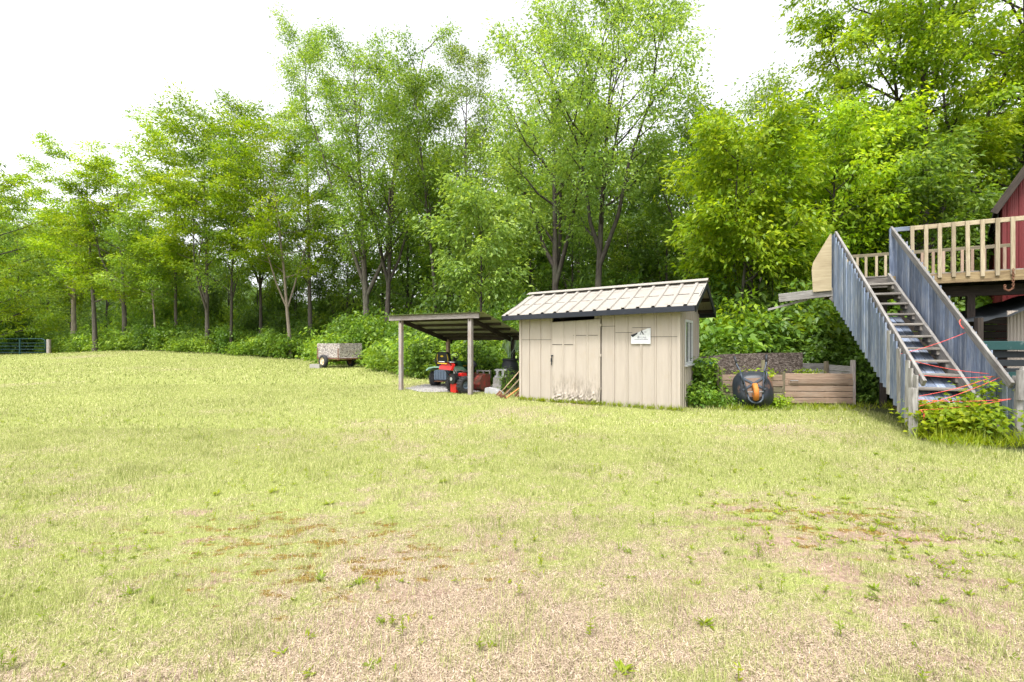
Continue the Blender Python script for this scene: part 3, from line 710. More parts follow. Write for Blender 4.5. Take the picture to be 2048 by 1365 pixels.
MB().box(-0.30, 0.30, -0.50, -0.36, 0.872, 0.884).build('dash_lip', MT['white'], dash)
MB().box(-0.22, 0.22, -0.575, -0.555, 0.83, 0.85).build('dash_decal', MT['yellow'], dash)
# auger housing
ah = MB(); pr = []
for k in range(13):
    a = math.radians(-75+k*17.5); pr.append((0.26-0.24*math.cos(a)*1.0, 0.27+0.25*math.sin(a)))
hv = []; hf = []
arc = [(0.86,0.05),(0.62,0.04),(0.52,0.10),(0.47,0.22),(0.49,0.36),(0.57,0.47),(0.72,0.52),(0.84,0.50)]
for s in (-0.34, 0.34): hv += [(s,y,z) for y, z in arc]
na = len(arc)
for k in range(na-1): hf.append((k, k+1, na+k+1, na+k))
ah.add(hv, hf); ah.add([(x+0.004*(1 if x > 0 else -1),y,z) for x, y, z in hv], [tuple(range(na)), tuple(range(2*na-1,na-1,-1))])
ah.build('auger_housing', MT['red_rust'], sb)
au = MB(); hp = [(-0.32+0.64*k/40, 0.70+0.17*math.cos(k*0.62), 0.26+0.17*math.sin(k*0.62)) for k in range(41)]
au.tube(hp, 0.018, 6); au.tube([(-0.34,0.70,0.26),(0.34,0.70,0.26)], 0.025, 8); au.build('auger', MT['rust'], sb)
MB().tube([(0,0.42,0.46),(0,0.42,0.62),(0.02,0.44,0.74),(0.10,0.50,0.84)], [0.10,0.095,0.10,0.085], 12).build('chute', MT['black'], sb, True)
MB().tube([(0.17,-0.4,0.72),(0.10,0.1,0.6),(0.02,0.36,0.6)], 0.009, 6).build('chute_rod', MT['steel'], sb)

# ------------------------------------------------------------ cinder blocks, slab, bucket, barrel
def cinder(loc, rot, label, holes_axis='Y', L=0.40, H=0.20, D=0.20):
    o = thing('cinder_block', label, 'block', loc); o.rotation_euler = rot
    m = MB(); t = 0.032
    if holes_axis:
        for a in ((0,L,0,D,0,t),(0,L,0,D,H-t,H),(0,t,0,D,t,H-t),(L-t,L,0,D,t,H-t),(L/2-t/2,L/2+t/2,0,D,t,H-t)): m.box(*a)
    else: m.box(0, L, 0, D, 0, H)
    m.build('block_body', MT['concrete'], o); return o
by = 13.75
cinder((at(985, by), by, 0.0), (0,0,math.radians(-20)), 'grey concrete block lowest in the stack beside the barrel', None, 0.26, 0.22, 0.3)
cinder((at(986, by), by+0.02, 0.22), (0,0,math.radians(-16)), 'grey concrete block in the middle of the stack', None, 0.25, 0.19, 0.3)
hb = cinder((at(989, by), by+0.05, 0.41), (0,0,math.radians(-14)), 'pale hollow concrete block on top of the stack', None)
for c in list(hb.children): bpy.data.objects.remove(c)
MB().box(0,0.34,0,0.2,0,0.05).box(0,0.34,0,0.2,0.19,0.235).box(0.04,0.11,0,0.2,0.05,0.19).box(0.21,0.28,0,0.2,0.05,0.19).build('block_body', MT['slab'], hb)
bk = thing('bucket', 'dark grey bucket with pale rim under a hollow block', 'bucket', (at(966, 14.1), 14.1, 0))
MB().lathe([(0,0.0),(0.13,0.0),(0.155,0.34),(0.165,0.35),(0.165,0.37),(0.15,0.37),(0.12,0.02)], 20).build('pail', MT['greyblue'], bk, True)
MB().tube([(0.163*math.cos(t),0.163*math.sin(t),0.355) for t in [2*PI*k/20 for k in range(21)]], 0.012, 6, False).build('rim', MT['concrete'], bk)
cinder((at(953, 14.05), 14.05, 0.368), (0,0,math.radians(-8)), 'hollow concrete block resting on the bucket', 'Y', 0.40, 0.23, 0.2)
sl = thing('stone_slab', 'pale stone slab lying in front of the block stack', 'slab', (at(969, 13.35), 13.35, 0), math.radians(-24))
MB().prism([(0,0),(0.50,0),(0.47,0.05),(0.30,0.13),(0.06,0.165),(0.01,0.15)], 0, 0.22).build('slab_body', MT['slab'], sl)
MB().prism([(0.03,0),(0.26,0),(0.24,0.09),(0.04,0.10)], 0.22, 0.36).build('slab_chip', MT['slab'], sl)
ba = thing('barrel', 'dark blue plastic barrel with rolled neck beside the shed', 'barrel', (at(1020, 14.9), 14.9, 0))
MB().lathe([(0,0),(0.20,0.0),(0.245,0.05),(0.265,0.25),(0.275,0.45),(0.27,0.62),(0.245,0.76),(0.215,0.82),(0.212,0.85)], 28).build('drum', MT['black'], ba, True)
MB().lathe([(0.205,0.83),(0.235,0.845),(0.24,0.885),(0.225,0.91),(0.19,0.91),(0.19,0.86)], 28).build('neck_ring', MT['black'], ba, True)
# clear plastic sheet hung from the carport's back corner
def make_bag():
    v = []; f = []; nu, nv = 16, 14; Y = 14.9
    top = [(1022,676),(1042,684)]; 
    for j in range(nv+1):
        t = j/nv
        half = 5+13*math.sin(PI*min(1, t*1.15+0.05))**0.8*(1 if t < 0.6 else 1-(t-0.6)*1.4)
        for i in range(nu+1):
            s = i/nu*2-1
            px = 1025-6*t+s*half; py = 676+40*t-5*abs(s)*(1-t)
            fold = 0.05*math.sin(s*9+t*2)*(0.4+t)
            v.append((at(px, Y), Y+fold, zat(py, Y)))
    for j in range(nv):
        for i in range(nu): a = j*(nu+1)+i; f.append((a, a+1, a+nu+2, a+nu+1))
    o = MB().add(v, f).build('plastic_sheet', MT['bag'], None, True)
    return tag(o, 'cloudy plastic sheet hanging from the carport rafter above the barrel', 'plastic sheet')
make_bag()
# long tool handles leaning on the shed's left wall
tools = [((995,793),(1039,722),0.014,'handle','long pale wooden tool handle leaning furthest out from the shed wall'),
         ((1005,795),(1041,735),0.011,'handle','thin brown tool handle leaning on the shed behind the pale one'),
         ((1012,790),(1042,733),0.012,'steel','grey metal tool pole leaning on the shed'),
         ((1010,798),(1044,756),0.016,'broom','orange and pale tool handle leaning lowest on the shed'),
         ((1032,795),(1043,757),0.013,'handle','short upright wooden stake close against the shed corner'),
         ((1002,797),(1040,745),0.013,'dark_wood','dark tool handle in the bundle leaning on the shed')]
for i, (a, b, r, m, lab) in enumerate(tools):
    Ya = FPX*CAMH/(a[1]-CY); p0 = Vector((at(a[0], Ya), Ya, 0.0)); Yb = 12.35+0.06*i; p1 = Vector((at(b[0], Yb)+0.0, Yb, zat(b[1], Yb)))
    s_ = (Yb-11.95)/0.866; p1.x = 0.2+0.5*s_-0.02
    o = thing('tool', lab, 'tool', tuple(p0)); L = p1-p0
    MB().tube([(0,0,0), tuple(L*0.5+Vector((0,0,-0.012))), tuple(L)], r, 8).build('shaft', MT[m], o, True)
    hdm = MB()
    if i % 2: hdm.box(-0.11, 0.11, -0.015, 0.015, 0.0, 0.04)
    else: hdm.box(-0.06, 0.06, -0.008, 0.008, 0.0, 0.16)
    hdm.build('tool_head', MT['rust'], o, M=frame((0,0,0), tuple(L)) @ Matrix.Rotation(PI/2, 4, 'Y'))

# ------------------------------------------------------------ utility cart
ca = thing('utility_trailer', 'small two-wheeled box trailer of speckled chipboard at the wood edge', 'trailer', (at(678, 24.0), 24.0, ground_z(-8, 24)), math.radians(142))
def board(m, x0, x1, y0, y1, z0, z1, name): return MB().box(x0, x1, y0, y1, z0, z1).build(name, MT['chips'], m)
W_ = 1.30; LEN = 2.0
board(ca, 0.0, LEN, -0.018, 0.0, 0.53, 1.25, 'side_panel'); board(ca, 0.0, LEN, -W_, -W_+0.018, 0.53, 1.25, 'side_panel')
board(ca, -0.02, -0.002, -W_-0.01, -0.03, 0.56, 1.26, 'tail_panel'); board(ca, LEN+0.002, LEN+0.02, -W_, 0, 0.53, 1.22, 'front_panel')
board(ca, 0.0, LEN, -W_+0.02, -0.02, 0.50, 0.53, 'floor_panel')
fr = MB()
for y in (-0.02, -W_+0.02): fr.box(-0.04, LEN+0.03, y-0.025, y+0.025, 0.45, 0.50)
for x in (-0.03, LEN/2, LEN): fr.box(x-0.025, x+0.025, -W_, 0, 0.445, 0.495)
fr.build('chassis', MT['rust'], ca)
st_ = MB()
for x in (0.06, LEN-0.06):
    for y in (0.012, -W_-0.012): st_.box(x-0.025, x+0.025, y-0.012, y+0.012, 0.42, 1.0)
st_.build('stake', MT['rust'], ca)
MB().tube([(LEN,-W_/2,0.46),(LEN+0.5,-W_/2,0.36),(LEN+1.0,-W_/2,0.24)], 0.035, 8).tube([(LEN,-0.15,0.46),(LEN+0.6,-W_/2,0.34)], 0.025, 6).tube([(LEN,-W_+0.15,0.46),(LEN+0.6,-W_/2,0.34)], 0.025, 6).build('tow_bar', MT['rust'], ca)
MB().tube([(1.15,0.2,0.34),(1.15,-W_-0.2,0.34)], 0.03, 8).box(1.11, 1.19, -0.1, -0.04, 0.34, 0.47).box(1.11, 1.19, -W_+0.04, -W_+0.1, 0.34, 0.47).build('axle', MT['rust'], ca)
wheel(ca, Matrix.Translation((1.15, 0.15, 0.335)) @ AY, 0.335, 0.19, 0.19, paint('cream_rim', (0.68,0.55,0.36), 0.5, (0.22,0.11,0.05), 0.85, 6))
wheel(ca, Matrix.Translation((1.15, -W_-0.15, 0.335)) @ Matrix.Rotation(PI, 4, 'Z') @ AY, 0.335, 0.19, 0.19, MT['rust'])
tb = ca.matrix_basis @ Vector((0,0,0))
q = Matrix.Rotation(math.radians(137), 3, 'Z') @ Vector((LEN+0.75, -W_/2, 0))
cinder((at(619, 24.3), 24.3, ground_z(-9.5, 24.3)), (0,0,math.radians(-12)), 'grey concrete block on the grass under the trailer hitch', None, 0.55, 0.20, 0.25)

# ------------------------------------------------------------ tube gate and wooden post
YG = 42.0; zg = ground_z(-40, YG)
xl, xr = at(-75, YG), at(91, YG)
gt = thing('farm_gate', 'teal tubular steel farm gate at the end of the lawn', 'gate', (xl, YG, zg))
Wg = xr-xl; zt = zat(678, YG)-zg
MB().tube([(0,0,0.12),(0,0,zt-0.12),(0.12,0,zt),(Wg-0.3,0,zt),(Wg-0.08,0,zt-0.1),(Wg,0,zt-0.3),(Wg,0,0.12)], 0.045, 8).build('gate_frame', MT['teal'], gt, True)
for k in range(1, 5):
    z = 0.14+(zt-0.14)*(k-1)/4.4
    MB().tube([(0,0,z),(Wg,0,z)], 0.032, 8).build('rail', MT['teal'], gt, True)
for px in (40, -30): MB().box(at(px, YG)-xl-0.05, at(px, YG)-xl+0.05, -0.045, 0.045, -0.15, zt).build('upright', MT['teal'], gt)
gpst = thing('gate_post', 'short weathered wooden post at the gate latch', 'post', (at(97.5, 41.6), 41.6, zg))
plank('timber', (0,0,-0.1), (0,0,zat(679, 41.6)-zg), 0.27, 0.25, MT['post'], gpst, b=0.05)

# ------------------------------------------------------------ compost bin
X0, Y0 = gp(1441, 810)
cb = thing('compost_bin', 'wooden two-bay compost bin of cedar and old boards', 'compost bin', (X0, Y0, 0), math.radians(-2.5))
zb = 0.01
for k in range(5):
    mt = MT['old_board'] if k < 3 else MT['cedar']
    plank('board', (0.04, 0.004*(k%2), zb+0.066), (1.385, 0.006*(k%3), zb+0.066), 0.03, 0.125, mt, cb)
    if k == 3: plank('board', (1.425, -0.012, zb+0.068+0.03), (2.91, -0.012, zb+0.068+0.03), 0.03, 0.124, MT['cedar'], cb)
    else: plank('board', (1.425, -0.012+0.004*k, zb+0.068+0.03), (2.91, -0.012+0.004*k, zb+0.068+0.03), 0.03, 0.124, MT['cedar'], cb)
    zb += 0.1365
plank('batten', (1.50, -0.035, 0.545), (2.80, -0.035, 0.545), 0.015, 0.115, MT['cedar'], cb)
MB().tube([(1.53,-0.045,0.56),(1.53,-0.08,0.56),(1.68,-0.08,0.56),(1.68,-0.045,0.56)], 0.010, 6).build('handle', MT['steel'], cb)
for x, h, m in ((0.02,0.86,'old_board'),(1.405,0.74,'old_board'),(2.945,1.02,'post')):
    plank('post', (x,0.03,-0.03), (x,0.03,h), 0.075, 0.085, MT[m], cb)
for x, h in ((0.02,1.0),(1.4,0.98),(2.93,0.95)): plank('post', (x,1.0,-0.03), (x,1.0,h), 0.08, 0.08, MT['old_board'], cb)
for k in range(6):
    plank('board', (2.985, 0.06, 0.08+0.145*k), (2.985, 1.05, 0.08+0.145*k), 0.025, 0.135, MT['grey_wood'], cb)
    plank('board', (-0.03, 0.06, 0.08+0.145*k), (-0.03, 1.05, 0.08+0.145*k), 0.025, 0.135, MT['old_board'], cb)
for k in range(6): plank('board', (2.2, 1.06, 0.08+0.15*k), (2.97, 1.05, 0.08+0.15*k), 0.025, 0.14, MT['grey_wood'], cb)
MB().prism([(-0.12,0.0),(2.36,0.0),(2.36,1.02),(2.36,1.17),(1.2,1.15),(0.35,1.12),(0.35,1.10),(-0.12,1.06)], 0.985, 0.998).build('chipboard_back', MT['osb'], cb)
so = MB(); n = 24; v = []; f = []; rs = np.random.RandomState(7)
for j in range(8):
    for i in range(n):
        v.append((0.03+2.88*i/(n-1), 0.03+0.94*j/7, 0.42+0.16*j/7+0.08*math.sin(i*0.9)*math.sin(j*0.8)+0.03*rs.randn()))
for j in range(7):
    for i in range(n-1): a = j*n+i; f.append((a, a+1, a+n+1, a+n))
so.add(v, f).build('compost_fill', MT['soil'], cb, True)

# ------------------------------------------------------------ wheelbarrow, tipped on its nose against the bin
wx, wy = at(1509, 10.42), 10.42
wb = thing('wheelbarrow', 'black wheelbarrow with orange tyre stood upside down against the compost bin', 'wheelbarrow', (wx, wy, 0.0), math.radians(-20))
LEANM = Matrix.Rotation(math.radians(-12), 4, 'X') @ Matrix.Rotation(math.radians(-4), 4, 'Y')
def sup(w, h, y, zc, n=40, e=3.0, taper=0.0):
    r = []
    for k in range(n):
        t = 2*PI*k/n; c, s = math.cos(t), math.sin(t)
        x = w*math.copysign(abs(c)**(2/e), c); z = h*math.copysign(abs(s)**(2/e), s)
        x *= 1-taper*(z/h if h else 0); r.append((x, y, zc+z))
    return r
rings = [sup(0.385,0.395,0.0,0.40,taper=0.02), sup(0.40,0.41,-0.012,0.40,taper=0.02), sup(0.385,0.395,-0.03,0.40,taper=0.02), sup(0.34,0.345,-0.13,0.40), sup(0.285,0.29,-0.22,0.41), sup(0.24,0.25,-0.255,0.415), sup(0.0001,0.0001,-0.262,0.42)]
v = []; f = []
for r in rings: v += r
for j in range(len(rings)-1):
    for k in range(40): f.append((j*40+k, j*40+(k+1) % 40, (j+1)*40+(k+1) % 40, (j+1)*40+k))
MB().add(v, [tuple(reversed(q)) for q in f]).build('tray', MT['tray'], wb, True, LEANM)
for s in (-1, 1):
    pts = [(s*0.31,-0.20,1.10),(s*0.285,-0.235,0.92),(s*0.235,-0.285,0.78),(s*0.19,-0.30,0.55),(s*0.145,-0.34,0.25)]
    MB().tube(pts, 0.018, 8).build('handle', MT['frame'], wb, True, LEANM)
    MB().tube([(s*0.315,-0.195,1.12),(s*0.29,-0.228,0.96)], 0.024, 8).build('grip', MT['black'], wb, True, LEANM)
    MB().tube([(s*0.23,-0.29,0.76),(s*0.25,-0.44,0.70),(s*0.22,-0.45,0.55),(s*0.20,-0.30,0.50)], 0.015, 7).build('leg', MT['frame'], wb, True, LEANM)
MB().tube([(-0.145,-0.34,0.26),(-0.13,-0.36,0.16),(-0.08,-0.37,0.10),(0,-0.375,0.08),(0.08,-0.37,0.10),(0.13,-0.36,0.16),(0.145,-0.34,0.26)], 0.02, 8).build('nose_guard', MT['frame'], wb, True, LEANM)
MB().prism([(-0.16,0.22),(0.16,0.22),(0.215,0.62),(-0.215,0.62)], -0.268, -0.262).build('tray_bottom', paint('worn_brown', (0.17,0.115,0.085), 0.8, (0.04,0.045,0.055), 0.7, 9), wb, M=LEANM)
cr = MB()
for a, b in (((-0.2,0.72),(0.2,0.44)),((0.2,0.72),(-0.2,0.44))):
    cr.cbox(0, math.dist(a, b), -0.008, 0.008, -0.022, 0.022, 0.003, frame((a[0],-0.282,a[1]-0.1), (b[0],-0.282,b[1]-0.06), (0,0,1)))
cr.build('cross_brace', MT['frame'], wb, M=LEANM)
tw = MB().lathe(tyre_prof(0.185, 0.10, 0.075), 28, Matrix.Translation((0.0,-0.40,0.31)) @ AX).build('wheel', MT['orange'], wb, True, LEANM)
MB().lathe([(0.08,0.045),(0.06,0.03),(0.02,0.05),(0,0.05)], 16, Matrix.Translation((0.0,-0.40,0.31)) @ AX).lathe([(0.0,-0.05),(0.02,-0.05),(0.06,-0.03),(0.08,-0.045)], 16, Matrix.Translation((0.0,-0.40,0.31)) @ AX).tube([(-0.15,-0.39,0.31),(0.15,-0.39,0.31)], 0.012, 8).build('rim', MT['steel'], tw, True)
tub = thing('tub', 'bright blue plastic tub half hidden in the bush behind the compost bin', 'tub', (at(1412, 11.9), 11.9, 0))
MB().lathe([(0,0.3),(0.13,0.3),(0.165,0.95),(0.17,0.96),(0.155,0.96),(0.12,0.33)], 20).lathe([(0,0.0),(0.11,0),(0.13,0.3),(0,0.3)], 16).build('tub_body', MT['blue'], tub, True)
MB().tube([(0.165*math.cos(t),0.165*math.sin(t),0.955) for t in [2*PI*k/20 for k in range(21)]], 0.014, 6, False).build('rim', MT['blue'], tub)

# ------------------------------------------------------------ staircase
BL, BR, TL, TR_ = Vector((6.13,7.28)), Vector((7.14,6.92)), Vector((7.17,10.77)), Vector((8.10,10.29))
sx0 = Vector((BL.x, BL.y, 0))
stair = thing('wooden_staircase', 'steep weathered stairs with blue-grey board sides climbing to the deck', 'staircase', tuple(sx0))
def Lp(t, z, off=0.0):
    p = BL.lerp(TL, t); a = (BR.lerp(TR_, t)-p).normalized(); p = p+a*off; return Vector((p.x, p.y, z))-sx0
def Rp(t, z, off=0.0):
    p = BR.lerp(TR_, t); a = (BL.lerp(TL, t)-p).normalized(); p = p+a*off; return Vector((p.x, p.y, z))-sx0
DZ = 2.85; srng = random.Random(11)
NB = 29
for side, P in (('L', Lp), ('R', Rp)):
    for k in range(NB):
        t = (k+0.35)/NB; zb_ = max(-0.02, -0.05+2.40*t)+srng.uniform(-0.02, 0.02); zt_ = 0.84+2.98*t+srng.uniform(-0.015, 0.03)+(0.045 if side == 'L' else 0.0)
        if k == 0: zb_ = -0.05
        p0, p1 = P(t, zb_, -0.03), P(t, zt_, -0.03)
        p1 = p1+Vector((srng.uniform(-0.012, 0.012), srng.uniform(-0.012, 0.012), 0))
        d = (P(1, 0)-P(0, 0)).normalized(); nrm = Vector((d.y, -d.x, 0))
        plank('side_board', p0, p1, 0.112+srng.uniform(-0.006, 0.008), 0.024, MT['blue_wood'] if (k > 7 or side == 'R') or srng.random() < 0.3 else MT['grey_wood'], stair, up=nrm, b=0.005)
    plank('handrail', P(-0.02, 0.82, 0.03), P(1.0, 3.84, 0.03), 0.045, 0.115, MT['grey_wood'], stair)
    plank('stringer', P(0.01, 0.02, 0.09), P(1.0, DZ-0.06, 0.09), 0.05, 0.25, MT['grey_wood'] if side == 'R' else MT['tread'], stair)
    plank('foot_post', P(0.0, -0.08, -0.075), P(0.0, 0.74 if side == 'L' else 0.95, -0.075), 0.075, 0.09, MT['grey_wood'], stair)
NS = 13
for i in range(1, NS):
    t = i/NS; z = DZ*i/NS
    dv = (Lp(1, 0)-Lp(0, 0)).normalized()
    a, b = Lp(t, z+srng.uniform(-0.012, 0.012), 0.10), Rp(t, z+srng.uniform(-0.012, 0.012), 0.07)
    plank('tread', a, b, 0.25, 0.042, MT['tread'], stair, b=0.008)
    c = Rp(t, z-0.065, 0.135); plank('cleat', c-dv*0.10, c+dv*0.10, 0.04, 0.085, MT['tread'], stair)
for k in range(6):                                  # old planks lying under the treads
    s = (k+0.5)/6
    a = Lp(-0.02, -0.02).lerp(Rp(-0.02, -0.02), 0.12+0.74*s); b = Lp(0.80, 1.93).lerp(Rp(0.80, 1.93), 0.12+0.74*s)
    plank('under_plank', a, b, 0.132, 0.025, MT['blue_wood'], stair)
# red cord laced across the foot of the stairs
cord = thing('laced_string', 'thin red cord laced across the foot of the wooden stairs', 'cord', tuple(sx0))
segs = [((0.291,1.59),(0.2,1.22)), ((0.132,0.95),(0.07,1.15)), ((0.097,0.92),(0.0,0.94)), ((0.097,0.92),(0.0,0.62)), ((0.065,0.91),(0.0,0.47)), ((0.0,0.62),(0.02,0.56)), ((0.0,0.62),(0.0,0.41))]
for (rt, rz), (lt, lz) in segs:
    a, b = Rp(rt, rz, -0.0), Lp(lt, lz, -0.0); n = 8
    MB().tube([a.lerp(b, i/n)+Vector((0,0,-0.03*math.sin(PI*i/n))) for i in range(n+1)], 0.0038, 5).build('strand', MT['rope'], cord)
kn = Lp(0.0, 0.41, 0.02)
MB().tube([kn, kn+Vector((0.03,-0.02,-0.05)), kn+Vector((0.02,-0.02,-0.12)), kn+Vector((0.04,-0.02,-0.05)), kn+Vector((0.045,-0.02,-0.16))], 0.006, 5).build('loose_end', MT['rope'], cord)
w0 = Rp(0.29, 1.72, 0.03)
MB().tube([w0+Vector((0.06*math.cos(t),0.04*math.sin(t),0.08*math.sin(t))) for t in [2*PI*k/14 for k in range(15)]], 0.007, 5, False).build('knot', MT['rope'], cord)

# ------------------------------------------------------------ deck (local x along the front edge, y back)
dk = thing('raised_deck', 'raised timber deck with pale pine balusters joined to the red barn', 'deck', (TL.x, TL.y, 0), R30)
DX, DY = 5.2, 3.15
for k in range(22):
    y = 0.02+0.142*k+0.07
    plank('deck_board', (-0.05, y, DZ-0.02), (DX, y, DZ-0.02), 0.137, 0.035, MT['tread'], dk)
plank('rim_joist', (1.02, -0.02, DZ-0.13), (DX, -0.02, DZ-0.13), 0.045, 0.20, MT['deck_rim'], dk)
plank('rim_joist', (0.0, -0.015, DZ-0.16), (1.02, -0.015, DZ-0.16), 0.045, 0.21, MT['tread'], dk)
plank('rim_joist', (0.0, DY, DZ-0.15), (DX, DY, DZ-0.15), 0.045, 0.20, MT['deck_rim'], dk)
plank('rim_joist', (-0.02, 0.0, DZ-0.15), (-0.02, DY, DZ-0.15), 0.045, 0.20, MT['deck_rim'], dk)
for x in np.arange(0.4, DX, 0.45): plank('joist', (x, 0.02, DZ-0.14), (x, DY, DZ-0.14), 0.04, 0.19, MT['dark_wood'], dk)
plank('girder', (0.05, 0.55, DZ-0.36), (DX, 0.55, DZ-0.36), 0.12, 0.22, MT['dark_wood'], dk)
for x in (0.95, 2.4, 4.6):
    for y in (0.55, 2.9): plank('deck_post', (x, y, -0.05), (x, y, DZ-0.45), 0.13, 0.13, MT['dark_wood'], dk)
ZR = 3.84
plank('top_rail', (1.04, -0.01, ZR-0.04), (1.32, -0.01, ZR-0.04), 0.04, 0.09, MT['blue_wood'], dk)
plank('top_rail', (1.32, -0.01, ZR-0.04), (DX, -0.01, ZR-0.04), 0.04, 0.09, MT['new_wood'], dk)
for k in range(18):
    x = 1.36+0.215*k
    plank('baluster', (x, -0.055, DZ-0.12+srng.uniform(-0.015, 0.01)), (x+srng.uniform(-0.008, 0.008), -0.05, ZR+0.0), 0.038, 0.065, MT['new_wood'], dk, up=(1,0,0))
plank('top_rail', (-0.2, DY, ZR-0.09), (3.75, DY, ZR-0.09), 0.04, 0.09, MT['old_board'], dk)
for k in range(20):
    x = -0.05+0.195*k+srng.uniform(-0.03, 0.03)
    plank('baluster', (x, DY-0.03, DZ-0.05), (x, DY-0.03, ZR-0.12), 0.036, 0.06, MT['new_wood'] if k < 8 else MT['cedar'], dk, up=(1,0,0))
plank('newel', (1.03, 0.02, DZ-0.2), (1.03, 0.02, ZR), 0.09, 0.09, MT['blue_wood'], dk)
plank('newel', (-0.03, -0.01, DZ-0.35), (-0.03, -0.01, ZR-0.05), 0.085, 0.085, MT['blue_wood'], dk)
plank('ledger_beam', (-1.05, -0.05, DZ-0.40), (0.1, -0.05, DZ-0.30), 0.05, 0.19, MT['grey_wood'], dk, ragged=0.05)
plank('brace', (-0.06, -0.05, DZ-0.42), (0.22, -0.03, DZ-0.75), 0.04, 0.10, MT['grey_wood'], dk)
plank('brace', (-1.3, 0.05, DZ-0.66), (-0.5, 0.05, DZ-0.45), 0.03, 0.05, MT['grey_wood'], dk)
MB().prism([(-0.05,DZ-0.28),(-0.40,DZ-0.30),(-0.425,DZ+0.20),(-0.40,DZ+0.36),(-0.08,ZR-0.02),(-0.05,ZR-0.02)], -0.12, -0.10).build('plywood_guard', MT['ply'], dk, M=Matrix.Identity(4))
# chain on the deck rim
chx = 2.86
ch = thing('chain', 'rusty chain hanging in a loop from the deck edge', 'chain', tuple(Vector((TL.x+0.866*chx-0.5*0.07, TL.y-0.5*chx-0.866*0.07, DZ-0.02))), R30)
path = [Vector((0.0,-0.02,0.0-0.035*k)) for k in range(11)]+[Vector((-0.02-0.018*k,-0.02,-0.385-0.025*math.sin(PI*k/5))) for k in range(6)]+[Vector((-0.115,-0.02,-0.365+0.03*k)) for k in range(3)]
for i in range(len(path)-1):
    c = (path[i]+path[i+1])/2; d = (path[i+1]-path[i]).normalized(); sd = Vector((1,0,0)) if i % 2 == 0 else Vector((0,1,0))
    if abs(d.dot(sd)) > 0.8: sd = Vector((0,0,1))
    MB().tube([c+d*0.027*math.cos(t)+sd*0.016*math.sin(t) for t in [2*PI*k/8 for k in range(9)]], 0.0065, 5, False).build('link', MT['rust'], ch)

# ------------------------------------------------------------ red barn
bo = Vector((12.1, 11.93))
bn = thing('red_barn', 'red metal-clad barn with steep dark roof behind the deck', 'barn', (bo.x, bo.y, 0), math.radians(-43))
BW, BD = 6.4, 8.0
def broof(x):
    x = min(x, BW-x); return 4.80+1.75*min(x, 1.1)+0.55*max(0, x-1.1)
for j in range(8):
    x0, x1 = j*0.8, (j+1)*0.8
    xs, ys = rib_profile(x0, x1, 0.20, h=0.016, w=0.05, first=0.1)
    MB().sheet(xs, ys, 0.0, [broof(x) for x in xs]).build('wall_panel', MT['barn'], bn)
for s in (0, 1):
    for j in range(4):
        xs, ys = rib_profile(j*2.0, j*2.0+2.0, 0.25, h=0.016, w=0.05, first=0.1)
        M = Matrix.Translation((0, BD, 0)) @ Matrix.Rotation(-PI/2, 4, 'Z') if s == 0 else Matrix.Translation((BW, 0, 0)) @ Matrix.Rotation(PI/2, 4, 'Z')
        MB().sheet(xs, ys, 0.0, 4.8).build('wall_panel', MT['barn'], bn, M=M)
rp = [(-0.16, broof(0)-0.20), (1.1, broof(1.1)+0.08), (BW/2, broof(BW/2)+0.1), (BW-1.1, broof(1.1)+0.08), (BW+0.16, broof(0)-0.20)]
for i in range(4):
    (xa, za), (xb, zb2) = rp[i], rp[i+1]; t = 0.09
    MB().add([(xa,-0.28,za),(xb,-0.28,zb2),(xb,BD+0.3,zb2),(xa,BD+0.3,za),(xa,-0.28,za+t),(xb,-0.28,zb2+t),(xb,BD+0.3,zb2+t),(xa,BD+0.3,za+t)],
             [(0,3,2,1),(4,5,6,7),(0,1,5,4),(1,2,6,5),(2,3,7,6),(3,0,4,7)]).build('roof_slope', MT['barn_roof'], bn)
    plank('rake_board', (xa, -0.30, za-0.02), (xb, -0.30, zb2-0.02), 0.03, 0.15, MT['dark_wood'], bn)

# ------------------------------------------------------------ animal pen under the deck
pen = thing('animal_pen', 'dark pen under the deck with teal top board and black posts', 'pen', (8.0, 8.25, 0), math.radians(-4))
plank('top_board', (-0.05,0,zat(691.5, 8.25)), (2.6,0,zat(691.5, 8.25)), 0.04, 0.15, MT['teal2'], pen)
for x in (0.05, 1.2, 2.4): plank('post', (x, 0.10, 0), (x, 0.10, 1.85), 0.09, 0.09, MT['dark_wood'], pen)
for k in range(9): plank('slat', (0.05, 0.06, 0.06+0.145*k), (2.6, 0.06, 0.06+0.145*k), 0.02, 0.11, MT['tarp'], pen)
for x in (0.1, 2.5):
    plank('post', (x, 2.0, 0), (x, 2.0, 2.1), 0.09, 0.09, MT['dark_wood'], pen)
for k in range(13): plank('back_board', (0.0, 2.1, 0.08+0.15*k), (2.8, 2.1, 0.08+0.15*k), 0.02, 0.14, MT['dark_wood'], pen)
sc_ = []; f = []
nu, nv = 18, 10
for j in range(nv+1):
    t = j/nv; Y = 8.55+2.3*t
    for i in range(nu+1):
        s = i/nu; px = (1930-20*t)+(190+0*t)*s
        fr_ = 646-12*s-40*s*s; bk_ = 628-52*s
        z = (1-t)*zat(fr_, 8.55)+t*zat(bk_, 10.85)-0.10*math.sin(PI*t)*(0.5+0.5*math.sin(s*5))
        X = (1-t)*at(px, 8.55)+t*at(px, 10.85)
        sc_.append((X, Y, z+0.015*math.sin(s*23+t*6)))
for j in range(nv):
    for i in range(nu): a = j*(nu+1)+i; f.append((a, a+1, a+nu+2, a+nu+1))
tag(MB().add(sc_, f).build('shade_tarp', MT['tarp'], None, True), 'black shade cloth sagging over the pen beneath the deck', 'tarp')
Yb = 9.0
xs, ys = rib_profile(0.0, 1.1, 0.055, h=0.012, w=0.04)
